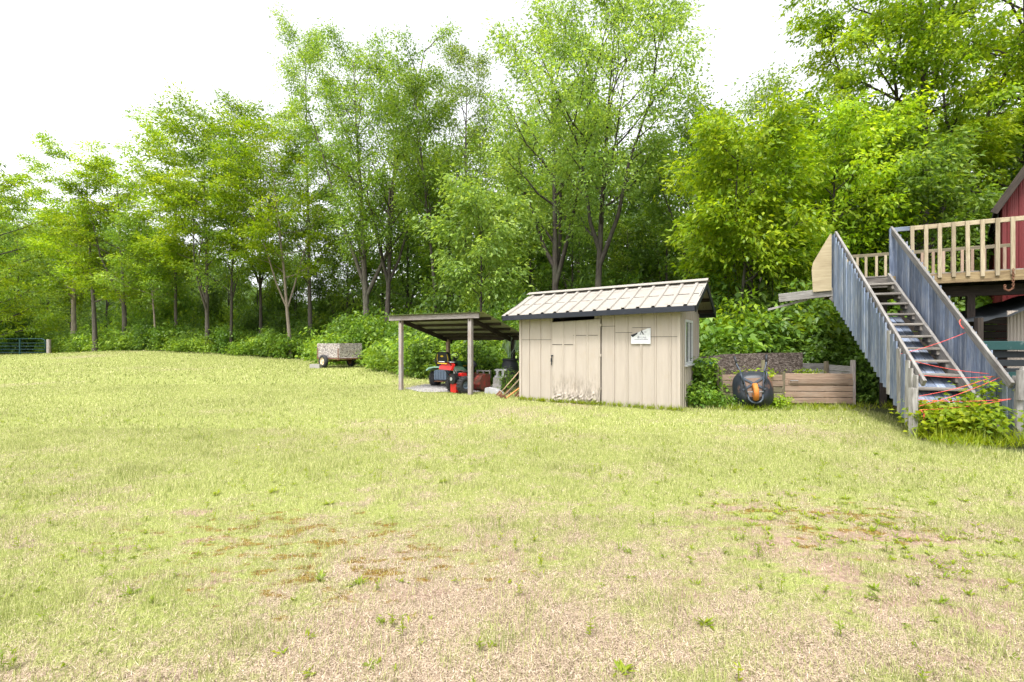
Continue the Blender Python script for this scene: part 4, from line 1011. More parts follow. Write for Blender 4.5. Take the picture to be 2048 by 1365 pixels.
bp = MB().sheet(xs, ys, 0.0, zat(622, Yb)).build('metal_sheet', MT['cream'], None); bp.location = (at(2014, Yb), Yb, 0); bp.rotation_euler = (0,0,math.radians(-12))
tag(bp, 'beige ribbed metal sheet standing under the black shade cloth', 'metal sheet')

# ------------------------------------------------------------ wire fence starting at the stair foot
fx, fy = 7.16, 6.86
fe = thing('wire_fence', 'weathered post and rail fence with sagging wire at the stair foot', 'fence', (fx, fy, 0), math.radians(-3))
plank('post', (0.02,0.0,-0.05), (0.03,0.0,0.78), 0.085, 0.09, MT['grey_wood'], fe, b=0.02)
plank('post_cap', (0.0,-0.06,0.62), (0.0,-0.06,1.04), 0.095, 0.05, MT['grey_wood'], fe)
plank('rail', (0.06,0.0,zat(741, 6.86)), (1.9,0.0,zat(741, 6.86)+0.02), 0.05, 0.10, MT['grey_wood'], fe)
plank('post', (1.85,0.0,-0.05), (1.85,0.0,1.1), 0.09, 0.09, MT['grey_wood'], fe)
for k in range(7):
    z = 0.08+0.125*k
    MB().tube([(0.05+1.8*i/10, 0.03, z-0.02*math.sin(PI*i/10)+0.004*math.sin(i*2+k)) for i in range(11)], 0.0025, 4).build('wire', MT['steel'], fe)
for k in range(14): MB().tube([(0.12+0.13*k,0.032,0.05),(0.13+0.13*k,0.032,0.98)], 0.002, 4).build('wire', MT['steel'], fe)
MB().tube([(0.1+0.09*i, 0.02*math.sin(i*1.7), zat(733, 6.86)+0.03*math.sin(i*2.1)) for i in range(20)], 0.003, 4).build('wire', MT['rust'], fe)
gb = thing('green_hurdle', 'dark teal slatted hurdle behind the wire fence', 'hurdle', (at(2018, 7.35), 7.35, 0), math.radians(-3))
for k in range(6): plank('slat', (0.08+0.17*k, 0, 0.18), (0.05+0.17*k, 0, 0.98), 0.02, 0.11, MT['teal2'], gb, up=(1,0,0))
for z in (0.25, 0.9): plank('rail', (0.0,0.03,z), (1.1,0.03,z), 0.025, 0.07, MT['teal2'], gb)

# ------------------------------------------------------------ foliage meshes
def np_mesh(name, V, nper, rnd, mat, faces_per=None):
    # V: (N, nper, 3) separate faces of nper corners; rnd: (N,)
    n = len(V); me = bpy.data.meshes.new(name)
    me.vertices.add(n*nper); me.vertices.foreach_set('co', V.reshape(-1).astype(np.float32))
    me.loops.add(n*nper); me.loops.foreach_set('vertex_index', np.arange(n*nper, dtype=np.int32))
    me.polygons.add(n); me.polygons.foreach_set('loop_start', np.arange(0, n*nper, nper, dtype=np.int32))
    try: me.polygons.foreach_set('loop_total', np.full(n, nper, dtype=np.int32))
    except Exception: pass
    a = me.attributes.new('rnd', 'FLOAT', 'POINT'); a.data.foreach_set('value', np.repeat(rnd, nper).astype(np.float32))
    me.update(calc_edges=True); me.validate()
    me.materials.append(mat); return me
def unit(v): return v/np.maximum(np.linalg.norm(v, axis=-1, keepdims=True), 1e-9)
def leaves(P, D, Nn, L, W):
    D = unit(D); S = unit(np.cross(D, Nn)); Nn = np.cross(S, D); L = L[:,None]; W = W[:,None]
    b = P; m = P+D*L*0.42-Nn*L*0.03
    return np.stack([b, m+S*W*0.5+Nn*W*0.12, P+D*L-Nn*L*0.12, m-S*W*0.5+Nn*W*0.12], 1)
KIND = {  # leaf length, width ratio, spray radius, thickness, droop, limb rise, limbs, subs
 'locust':   dict(L=0.235, wr=0.36, sr=0.74, th=0.13, droop=0.10, rise=0.35, nl=20, ns=6, tilt=0.30),
 'boxelder': dict(L=0.195, wr=0.42, sr=0.54, th=0.16, droop=0.55, rise=0.55, nl=24, ns=7, tilt=0.40),
 'elm':      dict(L=0.165, wr=0.46, sr=0.66, th=0.3, droop=0.45, rise=0.85, nl=20, ns=7, tilt=0.6),
 'back':     dict(L=0.26, wr=0.45, sr=0.75, th=0.30, droop=0.3, rise=0.6, nl=16, ns=5, tilt=0.5),
}
def tree_geo(seed, H, cb, R, tr, kind, nleaf, lean=(0,0), forks=0, fork_h=0.35, top=0.93, low=0.0, clear=1.0, kbend=1.3):
    k = KIND[kind]; rg = np.random.RandomState(seed); r_ = random.Random(seed)
    mb = MB(); N_ = 11
    wob = np.cumsum(rg.randn(N_, 2)*0.012*H/10, axis=0)
    def tp(t):
        i = min(int(t*(N_-1)), N_-2); f_ = t*(N_-1)-i; w = wob[i]*(1-f_)+wob[i+1]*f_
        return np.array([lean[0]*t**kbend+w[0]-wob[0][0], lean[1]*t**kbend+w[1]-wob[0][1], H*top*t])
    pts = [tp(i/(N_-1)) for i in range(N_)]
    rd = [max(0.012, tr*(1-0.93*(i/(N_-1))**0.85)) for i in range(N_)]
    mb.tube([pts[0]-np.array([0,0,0.3]), pts[0]+np.array([0,0,0.12]), tp(0.035)]+pts[1:], [tr*1.45, tr*1.2, tr*0.99]+rd[1:], 9)
    tips = []
    def branch(p0, az, rise, ln, rad, depth):
        n = 5; d = np.array([math.cos(az), math.sin(az), rise]); d /= np.linalg.norm(d)
        P = [p0]; side = np.array([-math.sin(az), math.cos(az), 0])*r_.uniform(-0.25, 0.25)
        for i in range(1, n):
            t = i/(n-1)
            P.append(p0+d*ln*t+side*ln*t*t*0.6+np.array([0,0,(0.18 if depth == 0 else -0.12)*ln*t*t])+rg.randn(3)*0.02*ln)
        mb.tube(P, [max(0.004, rad*(1-0.85*i/(n-1))) for i in range(n)], 6 if depth == 0 else 4, False)
        return P
    def limb(p0, az, rise, ln, rad, ns):
        P = branch(p0, az, rise, ln, rad, 0)
        for s in range(ns):
            t = 0.25+0.72*(s+r_.random())/ns; i = min(int(t*4), 3); f_ = t*4-i; q = P[i]*(1-f_)+P[i+1]*f_
            a2 = az+(1 if s % 2 else -1)*r_.uniform(0.4, 1.2); l2 = ln*r_.uniform(0.22, 0.45)*(1.15-0.5*t)
            Q = branch(q, a2, rise*r_.uniform(-0.1, 0.9), l2, rad*0.35, 1)
            tips.append(Q[2]); tips.append(Q[4]); tips.append((Q[3]+Q[4])/2+rg.randn(3)*0.2)
        tips.append(P[3]); tips.append(P[4])
    az = r_.uniform(0, 6.28)
    for i in range(forks):
        az += 2.4+r_.uniform(-0.4, 0.4); p0 = tp(fork_h*r_.uniform(0.85, 1.15)); hh = H*r_.uniform(0.55, 0.78)-p0[2]
        e = p0.copy(); ln = hh/math.sin(math.atan(2.6)); P = branch(p0, az, 2.6, ln, tr*0.55, 0)
        for j in range(7):
            t = 0.4+0.6*j/6; ii = min(int(t*4), 3); f_ = t*4-ii; q = P[ii]*(1-f_)+P[ii+1]*f_
            limb(q, az+r_.uniform(-1.8, 1.8), k['rise']*r_.uniform(0.5, 1.3), R*r_.uniform(0.3, 0.55), tr*0.16, 4)
        tips.append(P[4])
    for i in range(k['nl']):
        u = (i+r_.random())/k['nl']; h = cb*0.85+(H*0.93-cb*0.85)*u; az += 2.4+r_.uniform(-0.5, 0.5)
        prof = math.sqrt(max(0.05, 1-abs(2*(u*0.86+0.10)-1)**2.2)); ln = R*prof*r_.uniform(0.65, 1.12)
        limb(tp(min(0.999, h/(H*top))), az, k['rise']*r_.uniform(0.5, 1.4)*(1.0+0.6*u), ln, max(0.012, tr*0.34*(1-0.75*u)), k['ns'])
    if low:                              # skirts of foliage down to the ground
        for i in range(int(low)):
            a = r_.uniform(0, 6.28); limb(tp(r_.uniform(0.03, 0.22)), a, r_.uniform(0.0, 0.6), R*r_.uniform(0.5, 0.95), tr*0.2, k['ns'])
    tips.append(pts[-1]); tips.append(pts[-2]); T = np.array(tips)
    T = T[T[:,2] > 0.25]
    per = max(6, int(nleaf/len(T))); n = per*len(T)
    size = np.repeat(rg.uniform(0.65, 1.2, len(T)), per)
    cen = np.repeat(T, per, axis=0)
    axis = np.array([tp(min(0.99, max(0, z/(H*top)))) for z in T[:,2]]); out = T-axis; out[:,2] = 0; out = np.repeat(unit(out), per, axis=0)
    Ns = np.repeat(unit(np.array([0,0,1.0])+rg.randn(len(T), 3)*k['tilt']), per, axis=0)
    off = np.clip(rg.randn(n, 3), -1.7, 1.7); off -= Ns*np.sum(off*Ns, 1, keepdims=True); off = off*k['sr']*0.55*size[:,None]
    nz = np.clip(rg.randn(n), -1.8, 1.8)*k['th']*size*0.6
    P = cen+off+Ns*nz[:,None]; P[:,2] -= k['droop']*0.35*np.sum(off*off, 1)
    D = unit(off)*0.8+out*0.5+rg.randn(n, 3)*0.55; D[:,2] -= k['droop']
    Nn = Ns+rg.randn(n, 3)*0.55
    L = k['L']*rg.uniform(0.6, 1.25, n)*clear; W = L*k['wr']*rg.uniform(0.75, 1.25, n)
    ok = P[:,2] > 0.05
    V = leaves(P, D, Nn, L, W)[ok]; rnd = np.clip(0.5+0.25*rg.randn(n)+0.25*np.repeat(rg.randn(len(T)), per)*0.6, 0, 1)[ok]
    return mb, V, rnd
def make_tree(name, label, x, y, geo, leafm, barkm, group=None, rz=0.0):
    mb, V, rnd = geo
    o = thing(name, label, 'tree', (x, y, ground_z(x, y)-0.05), rz, group)
    mb.build('trunk', BARK[barkm], o, True)
    me = np_mesh('crown', V, 4, rnd, LEAF[leafm]); c = bpy.data.objects.new('crown', me); C.objects.link(c); c.parent = o
    return o
def tree_px(name, label, px, Y, top_py, half_px, cb_py, tr, kind, nleaf, leafm, barkm, seed, lean_px=0, **kw):
    x = at(px, Y); gz_ = ground_z(x, Y); H = zat(top_py, Y)-gz_; cbh = max(0.3, zat(cb_py, Y)-gz_); R = 1.12*half_px/FPX*Y; nleaf = int(nleaf*(1.2 if kind == 'elm' else 1.4))
    return make_tree(name, label, x, Y, tree_geo(seed, H, cbh, R, tr, kind, nleaf, lean=(lean_px/FPX*Y, 0), **kw), leafm, barkm)
TREES = [
 ('locust_tree','tall layered locust with straight grey trunk nearest the farm gate',190,40.0,300,95,590,0.20,'locust',15000,'lime','grey',101,-22,{}),
 ('locust_tree','locust with paired grey trunk just right of the gate locust',250,39.0,335,88,600,0.22,'locust',13000,'lime','grey',102,-15,dict(forks=1,fork_h=0.3)),
 ('young_tree','thin young tree with pale trunk between the locusts',312,37.5,440,75,600,0.09,'locust',9000,'green','pale',103,-20,{}),
 ('leafy_tree','wide bright green tree with several thin stems left of the trailer',415,36.0,225,130,545,0.17,'locust',24000,'lime','grey',104,-10,dict(forks=2,fork_h=0.2)),
 ('slender_tree','slender tree with dark stems behind the wide bright tree',462,35.0,290,90,570,0.12,'elm',13000,'green','dark',105,8,dict(forks=1,fork_h=0.25)),
 ('leaning_tree','pale forked trunk leaning left just beside the trailer block',581,33.5,240,110,540,0.14,'locust',17000,'lime','pale',106,-45,dict(forks=2,fork_h=0.26)),
 ('poplar_tree','very tall thin tree with narrow grey-green crown behind the trailer',622,36.0,22,82,560,0.18,'elm',20000,'airy','grey',107,-8,{}),
 ('maple_tree','thick grey trunk splitting in two right behind the trailer',735,32.0,75,118,520,0.27,'elm',26000,'green','grey',108,-30,dict(forks=2,fork_h=0.22)),
 ('forked_tree','dark many-forked trunk left of the carport',772,30.5,125,112,480,0.20,'elm',22000,'green','dark',109,25,dict(forks=3,fork_h=0.28)),
 ('curved_tree','dark curved trunk rising behind the carport roof',876,27.0,140,95,440,0.13,'elm',16000,'green','dark',110,-46,dict(forks=1,fork_h=0.4)),
 ('tall_tree','tall narrow crown far behind the carport',930,36.0,78,88,450,0.2,'elm',14000,'airy','grey',111,5,{}),
 ('drooping_tree','low pale lime tree with drooping leaves behind the carport and shed',962,19.5,380,98,590,0.09,'boxelder',9000,'airy','dark',112,0,dict(low=4)),
 ('elm_tree','dark multi-stemmed trunk behind the left end of the shed roof',1112,24.0,12,140,450,0.22,'elm',21000,'airy','dark',113,-12,dict(forks=3,fork_h=0.28)),
 ('elm_tree','airy spreading tree with curved dark trunk above the shed roof',1190,21.5,-15,195,430,0.20,'elm',21000,'airy','dark',114,45,dict(forks=2,fork_h=0.33)),
 ('boxelder_tree','dense bright boxelder hanging over the wheelbarrow and compost bin',1500,16.2,255,140,560,0.14,'boxelder',26000,'lime','dark',115,0,dict(low=12,forks=2,fork_h=0.2)),
 ('boxelder_tree','dense boxelder behind the plywood guard of the stairs',1660,17.5,250,135,560,0.14,'boxelder',23000,'lime','dark',116,10,dict(low=10,forks=2,fork_h=0.2)),
 ('boxelder_tree','huge boxelder towering over the deck railing',1850,19.5,-260,235,330,0.26,'boxelder',40000,'lime','dark',117,-15,dict(forks=3,fork_h=0.25)),
 ('boxelder_tree','broad boxelder leaning over the red barn roof',2050,18.5,-220,210,330,0.24,'boxelder',24000,'lime','dark',118,0,dict(forks=3,fork_h=0.25)),
 ('boxelder_tree','shady boxelder filling the space behind the deck balusters',1815,16.8,300,120,600,0.12,'boxelder',18000,'green','dark',119,0,dict(low=8)),
 ('bare_topped_tree','thin tree with bare twigs standing out above its crown',1520,25.0,150,90,420,0.12,'elm',9000,'airy','dark',120,10,dict(forks=2,fork_h=0.4)),
 ('shade_tree','dark leafy tree between the airy elm and the boxelder',1395,23.0,225,105,560,0.14,'elm',16000,'green','dark',121,-5,dict(low=5,forks=2)),
 ('locust_tree','full bright locust between the young pale tree and the wide bright tree',352,38.5,250,100,560,0.14,'locust',13000,'lime','grey',124,0,dict(forks=1,fork_h=0.3)),
 ('leafy_tree','full green tree between the slender dark tree and the leaning pale trunk',522,37.0,190,105,540,0.15,'locust',15000,'green','dark',125,0,dict(forks=2,fork_h=0.25)),
 ('shade_tree','heavy dark tree overhanging the farm gate',-25,42.5,335,115,660,0.3,'boxelder',18000,'lime','dark',122,0,dict(low=6,clear=1.3)),
 ('broken_trunk_tree','old tree with broad broken pale trunk behind the gate post',147,44.0,420,60,600,0.27,'back',6000,'lime','pale',123,5,{}),
]
for (nm, lab, px, Y, tp_, hw, cbp, tr_, kd, nl_, lf, bk_, sd, ln_, kw) in TREES:
    tree_px(nm, lab, px, Y, tp_, hw, cbp, tr_, kd, nl_, lf, bk_, sd, ln_, **kw)

# trees standing deeper in the wood: a few moulds, copied
def dup(root, loc, rz, s, label=None, group=None):
    r = root.copy(); C.objects.link(r); r.location = loc; r.rotation_euler = (0,0,rz); r.scale = (s[0], s[0], s[1])
    if label: r['label'] = label
    if group: r['group'] = group
    for ch in root.children:
        c = ch.copy(); C.objects.link(c); c.parent = r
    return r
PLACES = [(300,'behind the farm gate'),(640,'left of the trailer'),(800,'behind the trailer'),(1000,'behind the carport'),(1400,'behind the shed'),(1760,'behind the compost bin'),(9999,'behind the deck and barn')]
def place(px): return next(t for l, t in PLACES if px < l)
LOOK = ['green tree','dark bushy tree','thin airy tree','low dark tree']; SLOOK = ['leafy green shrub','low spreading shrub','tall dark shrub','pale green shrub']
GB = 'trees deeper in the wood'; LB = 'tree deeper in the wood behind the front row of trunks'
protos = []
for i, (H, cbh, R, nl_, lf) in enumerate([(12,2.2,3.2,9000,'green'),(13,1.5,3.6,9500,'deep'),(11,3.0,2.8,8000,'airy'),(10,1.0,3.4,9000,'deep')]):
    protos.append(make_tree('woodland_tree', LB, 0, 0, tree_geo(300+i, H, cbh, R, 0.15, 'back', nl_, forks=1, low=3), lf, 'dark', GB))
wr = random.Random(77); used = set()
spots = []
for px, Y, top in [(-90,50,400),(-30,56,380),(40,52,420),(90,58,430),(150,50,480),(215,55,450),(290,49,470),(350,44,520),(390,52,500),(455,47,520),(515,43,510),(560,50,500),(600,44,530),
                   (660,42,470),(700,39,430),(760,44,380),(815,36,400),(850,42,300),(905,33,380),(945,42,260),(985,29,420),(1010,38,260),(1060,31,330),(1090,40,250),(1150,30,400),(1165,38,300),(1235,33,330),(1255,28,440),
                   (1300,36,290),(1330,27,410),(1370,34,300),(1430,29,330),(1455,38,260),(1490,30,330),(1560,31,290),(1590,26,350),(1640,30,280),(1700,27,250),(1740,25,330),(1790,30,200),(1870,26,260),(1930,25,300),(1960,30,180),(2040,26,250),(2110,24,200),(2180,28,150),
                   (690,50,500),(1100,48,230),(1200,50,230),(1400,46,240),(-140,60,360),(-200,52,380)]:
    spots.append((px+wr.uniform(-8, 8), Y, top))
for i, (px, Y, top) in enumerate(spots):
    k = wr.randrange(4) if px > 300 else wr.choice([0,0,2,1]); p = protos[k]; x = at(px, Y); gz_ = ground_z(x, Y); H = max(4.0, zat(top, Y)-gz_); base = [12,13,11,10][k]
    s = (max(0.55, min(1.15, H/base))*wr.uniform(0.85, 1.1), H/base)
    lb = LOOK[k]+' deeper in the wood '+place(px)
    if k not in used: used.add(k); p['label'] = lb; p.location = (x, Y, gz_-0.05); p.rotation_euler = (0,0,wr.uniform(0, 6)); p.scale = (s[0], s[0], s[1])
    else: dup(p, (x, Y, gz_-0.05), wr.uniform(0, 6), s, lb)

# far wood on and before the left hill, and closing the view behind the trunks: one mass
def far_wood():
    rg = np.random.RandomState(9); Ps = []; Ls = []
    for i in range(330):                             # crowns on the hill
        x = rg.uniform(-190, -48); y = rg.uniform(78, 165)
        z = ground_z(x, y)
        if z < 1.0 and rg.rand() < 0.5: continue
        n = 130; c = np.array([x, y, z+6.5]); q = unit(rg.randn(n, 3))*np.array([4.2, 4.2, 4.6])*rg.uniform(0.75, 1.05, (n, 1)); Ps.append(c+q); Ls.append(np.full(n, 1.25))
    def band(px0, px1, Y0, Y1, zt0, zt1, n, size):
        px = rg.uniform(px0, px1, n); Y = rg.uniform(Y0, Y1, n); x = (px-CX)/FPX*Y
        g = np.array([ground_z(a, b) for a, b in zip(x, Y)])
        cl = fbm(x, Y, 5.0, 41, 3)+0.0; f_ = (px-px0)/(px1-px0); zt = (zt0*(1-f_)+zt1*f_)*(0.6+0.8*vnoise(px, Y*0, 60, 43))
        Ps.append(np.stack([x, Y, g+rg.rand(n)**1.1*zt], 1)); Ls.append(np.full(n, size))
    band(-400, 640, 58, 72, 6.0, 5.0, 16000, 0.75)
    band(600, 1000, 50, 62, 6.5, 10.0, 9000, 0.7)
    band(960, 1500, 48, 58, 8.0, 9.0, 13000, 0.65)
    band(1450, 2400, 36, 46, 9.0, 11.0, 14000, 0.55)
    P = np.concatenate(Ps); L = np.concatenate(Ls); n = len(P)
    V = leaves(P, rg.randn(n, 3), rg.randn(n, 3)+np.array([0,-0.3,0.8]), L*rg.uniform(0.6, 1.3, n), L*0.6)
    me = np_mesh('far_wood', V, 4, np.clip(0.5+0.22*rg.randn(n), 0, 1), LEAF['deep'])
    o = bpy.data.objects.new('far_wood', me); C.objects.link(o); o['kind'] = 'stuff'
far_wood()

# ------------------------------------------------------------ shrubs and undergrowth
def shrub_geo(seed, R, H, n, L, wr_=0.5, droop=0.35, stems=9, flat=0.5):
    rg = np.random.RandomState(seed); mb = MB(); T = []
    for s in range(stems):
        a = rg.uniform(0, 6.28); r = R*math.sqrt(rg.rand())*0.85; h = H*rg.uniform(0.55, 1.0)*(1-0.35*(r/R)**2)
        p = np.array([math.cos(a)*r*0.25, math.sin(a)*r*0.25, -0.05]); e = np.array([math.cos(a)*r, math.sin(a)*r, h]); m = (p+e)/2+np.array([0,0,h*0.15])
        mb.tube([p, m, e], [0.014, 0.009, 0.004], 4, False)
        for t in np.linspace(0.12, 1.0, 9):
            q = p*(1-t)**2+2*m*t*(1-t)+e*t*t
            for _ in range(3): T.append(q+rg.randn(3)*np.array([0.22, 0.22, 0.12])*R)
    T = np.array(T); per = max(3, n//len(T)); m_ = per*len(T); cen = np.repeat(T, per, axis=0)
    off = rg.randn(m_, 3)*np.array([0.13, 0.13, 0.05])*max(0.7, R); P = cen+off
    D = unit(off*np.array([1,1,0.3]))+rg.randn(m_, 3)*0.4; D[:,2] -= droop
    Nn = np.array([0,0,1.0])+rg.randn(m_, 3)*flat; Ll = L*rg.uniform(0.6, 1.3, m_)
    ok = P[:,2] > 0.02
    return mb, leaves(P, D, Nn, Ll, Ll*wr_)[ok], np.clip(0.5+0.25*rg.randn(m_)+0.12*np.repeat(rg.randn(len(T)), per), 0, 1)[ok]
def make_shrub(name, label, x, y, geo, mat, group=None, cat='shrub', rz=0.0):
    mb, V, rnd = geo; o = thing(name, label, cat, (x, y, ground_z(x, y)), rz, group)
    mb.build('stem', BARK['dark'], o)
    c = bpy.data.objects.new('foliage', np_mesh('foliage', V, 4, rnd, LEAF[mat])); C.objects.link(c); c.parent = o; return o
GS = 'shrubs in the undergrowth along the wood edge'; LS = 'leafy green shrub in the undergrowth under the wood edge'
sp_ = [make_shrub('shrub', LS, 0, 0, shrub_geo(400+i, R, H, n, L), m, GS) for i, (R, H, n, L, m) in enumerate([(1.1,1.5,3200,0.15,'shrub'),(1.3,1.1,3200,0.15,'green'),(0.9,1.9,3000,0.14,'deep'),(1.2,1.3,3200,0.15,'green')])]
su = set(); hr = random.Random(12)
sspots = []
for i in range(len(EDGE)-1):
    (xa, ya), (xb, yb) = EDGE[i], EDGE[i+1]
    if EDGE_PX[i][0] < -250 or EDGE_PX[i][0] > 1290 : continue
    d = math.hypot(xb-xa, yb-ya); n = max(1, int(d/1.5))
    for j in range(n):
        t = (j+0.5)/n; x, y = xa+(xb-xa)*t, ya+(yb-ya)*t; r = math.hypot(x, y)
        for row in range(3):
            k = (r+0.7+row*1.6+hr.uniform(-0.3, 0.5))/r
            px = CX+FPX*x/y
            if px < 85 and row < 2: continue
            if 600 < px < 760 and row < 1: continue
            sspots.append((x*k+hr.uniform(-0.5, 0.5), y*k, hr.uniform(0.75, 1.15)*(1.0 if row == 0 else 1.35)))
for px, Y, s in [(850,18.6,0.9),(900,18.8,1.0),(940,18.3,1.0),(985,18.0,1.0),(1020,17.4,1.1),(1060,17.4,1.2),(1000,16.6,0.8),(960,16.9,0.8),(870,19.8,1.3),(930,20.0,1.4),(1000,19.6,1.5),(1420,14.3,1.3),(1480,14.6,1.5),(1540,14.2,1.3),(1600,14.6,1.5),(1670,14.3,1.4),(1730,13.8,1.3),(1720,12.2,0.9),(1745,11.4,0.7),
                 (1460,13.0,0.8),(1630,12.8,0.8),(1800,14.8,1.5),(1860,15.2,1.6),(1930,15.0,1.6),(1990,15.6,1.6),(1780,13.2,1.0),(1550,16.0,2.0),(1660,16.2,2.0),(1430,16.5,2.0),(1350,17.0,1.6),(1240,18.5,1.6),(1130,18.5,1.6)]:
    sspots.append((at(px, Y), Y, s))
for px, Y in ((-40,48),(0,50),(35,47.5),(75,49),(120,50),(20,46)): sspots.append((at(px, Y), Y, 3.0))
for px in range(690, 1330, 24):
    for Y, sc_l in ((23.5, 1.5), (26.5, 2.4)):
        sspots.append((at(px+hr.uniform(-14, 14), Y+(5 if px < 860 else 0)), Y+(5 if px < 860 else 0)+hr.uniform(-1, 1), sc_l*hr.uniform(0.8, 1.3)))
for px in range(270, 700, 22):
    for Y, sc_l in ((39.5, 1.6), (44.0, 2.8)): sspots.append((at(px+hr.uniform(-14, 14), Y), Y+hr.uniform(-1.5, 1.5), sc_l*hr.uniform(0.8, 1.3)))
for (x, y, s) in sspots:
    if 585 < CX+FPX*x/y < 765 and y < 28.0: continue        # keep the trailer clear
    k = hr.randrange(4) if CX+FPX*x/y < 1400 else hr.choice([0,2,2,2]); p = sp_[k]; loc = (x, y, ground_z(x, y)-0.02)  # mostly dark-leaved shrubs on the right: shade there put into leaf colour
    lb = SLOOK[k]+' in the undergrowth '+place(CX+FPX*x/y)
    if k not in su: su.add(k); p['label'] = lb; p.location = loc; p.scale = (s, s, s)
    else: dup(p, loc, hr.uniform(0, 6), (min(s, 1.45), s*hr.uniform(0.85, 1.2)), lb)
make_shrub('bush', 'leafy bush growing between the shed and the compost bin', at(1411, 11.3), 11.3, shrub_geo(450, 0.42, 1.15, 3400, 0.12), 'shrub', None, 'bush')
make_shrub('bush', 'low bush at the right corner of the shed', at(1398, 10.75), 10.75, shrub_geo(451, 0.36, 0.55, 1500, 0.10), 'shrub', None, 'bush')
vc = Vector((6.62, 7.25))
make_shrub('vine', 'bright yellow-green vine swallowing the bottom steps of the stairs', vc.x, vc.y, shrub_geo(452, 0.55, 0.60, 4000, 0.085, 0.75, 0.15, 14, 0.45), 'vine', None, 'vine')
make_shrub('vine', 'small yellow-green vine climbing the right side of the stairs', 6.95, 7.35, shrub_geo(453, 0.3, 1.05, 700, 0.075, 0.75, 0.15, 5, 0.5), 'vine', None, 'vine')
make_shrub('weed_clump', 'green weeds sprouting in the left bay of the compost bin', X0+1.0, Y0+0.5, shrub_geo(454, 0.5, 0.32, 900, 0.09), 'vine', None, 'weeds').location.z = 0.48
make_shrub('weed_clump', 'fern-like weed in the right bay of the compost bin', X0+2.3, Y0+0.5, shrub_geo(455, 0.28, 0.34, 500, 0.10, 0.3), 'vine', None, 'weeds').location.z = 0.48
make_shrub('weed_clump', 'weeds at the foot of the wheelbarrow', at(1560, 10.5), 10.5, shrub_geo(456, 0.28, 0.26, 700, 0.07), 'vine', None, 'weeds')
make_shrub('weed_clump', 'weeds at the left front post of the compost bin', at(1450, 10.6), 10.6, shrub_geo(457, 0.2, 0.26, 450, 0.07), 'shrub', None, 'weeds')
make_shrub('weed_clump', 'tall thin weed in front of the barrel', at(1016, 13.7), 13.7, shrub_geo(458, 0.16, 0.75, 500, 0.07, 0.3), 'shrub', None, 'weeds')

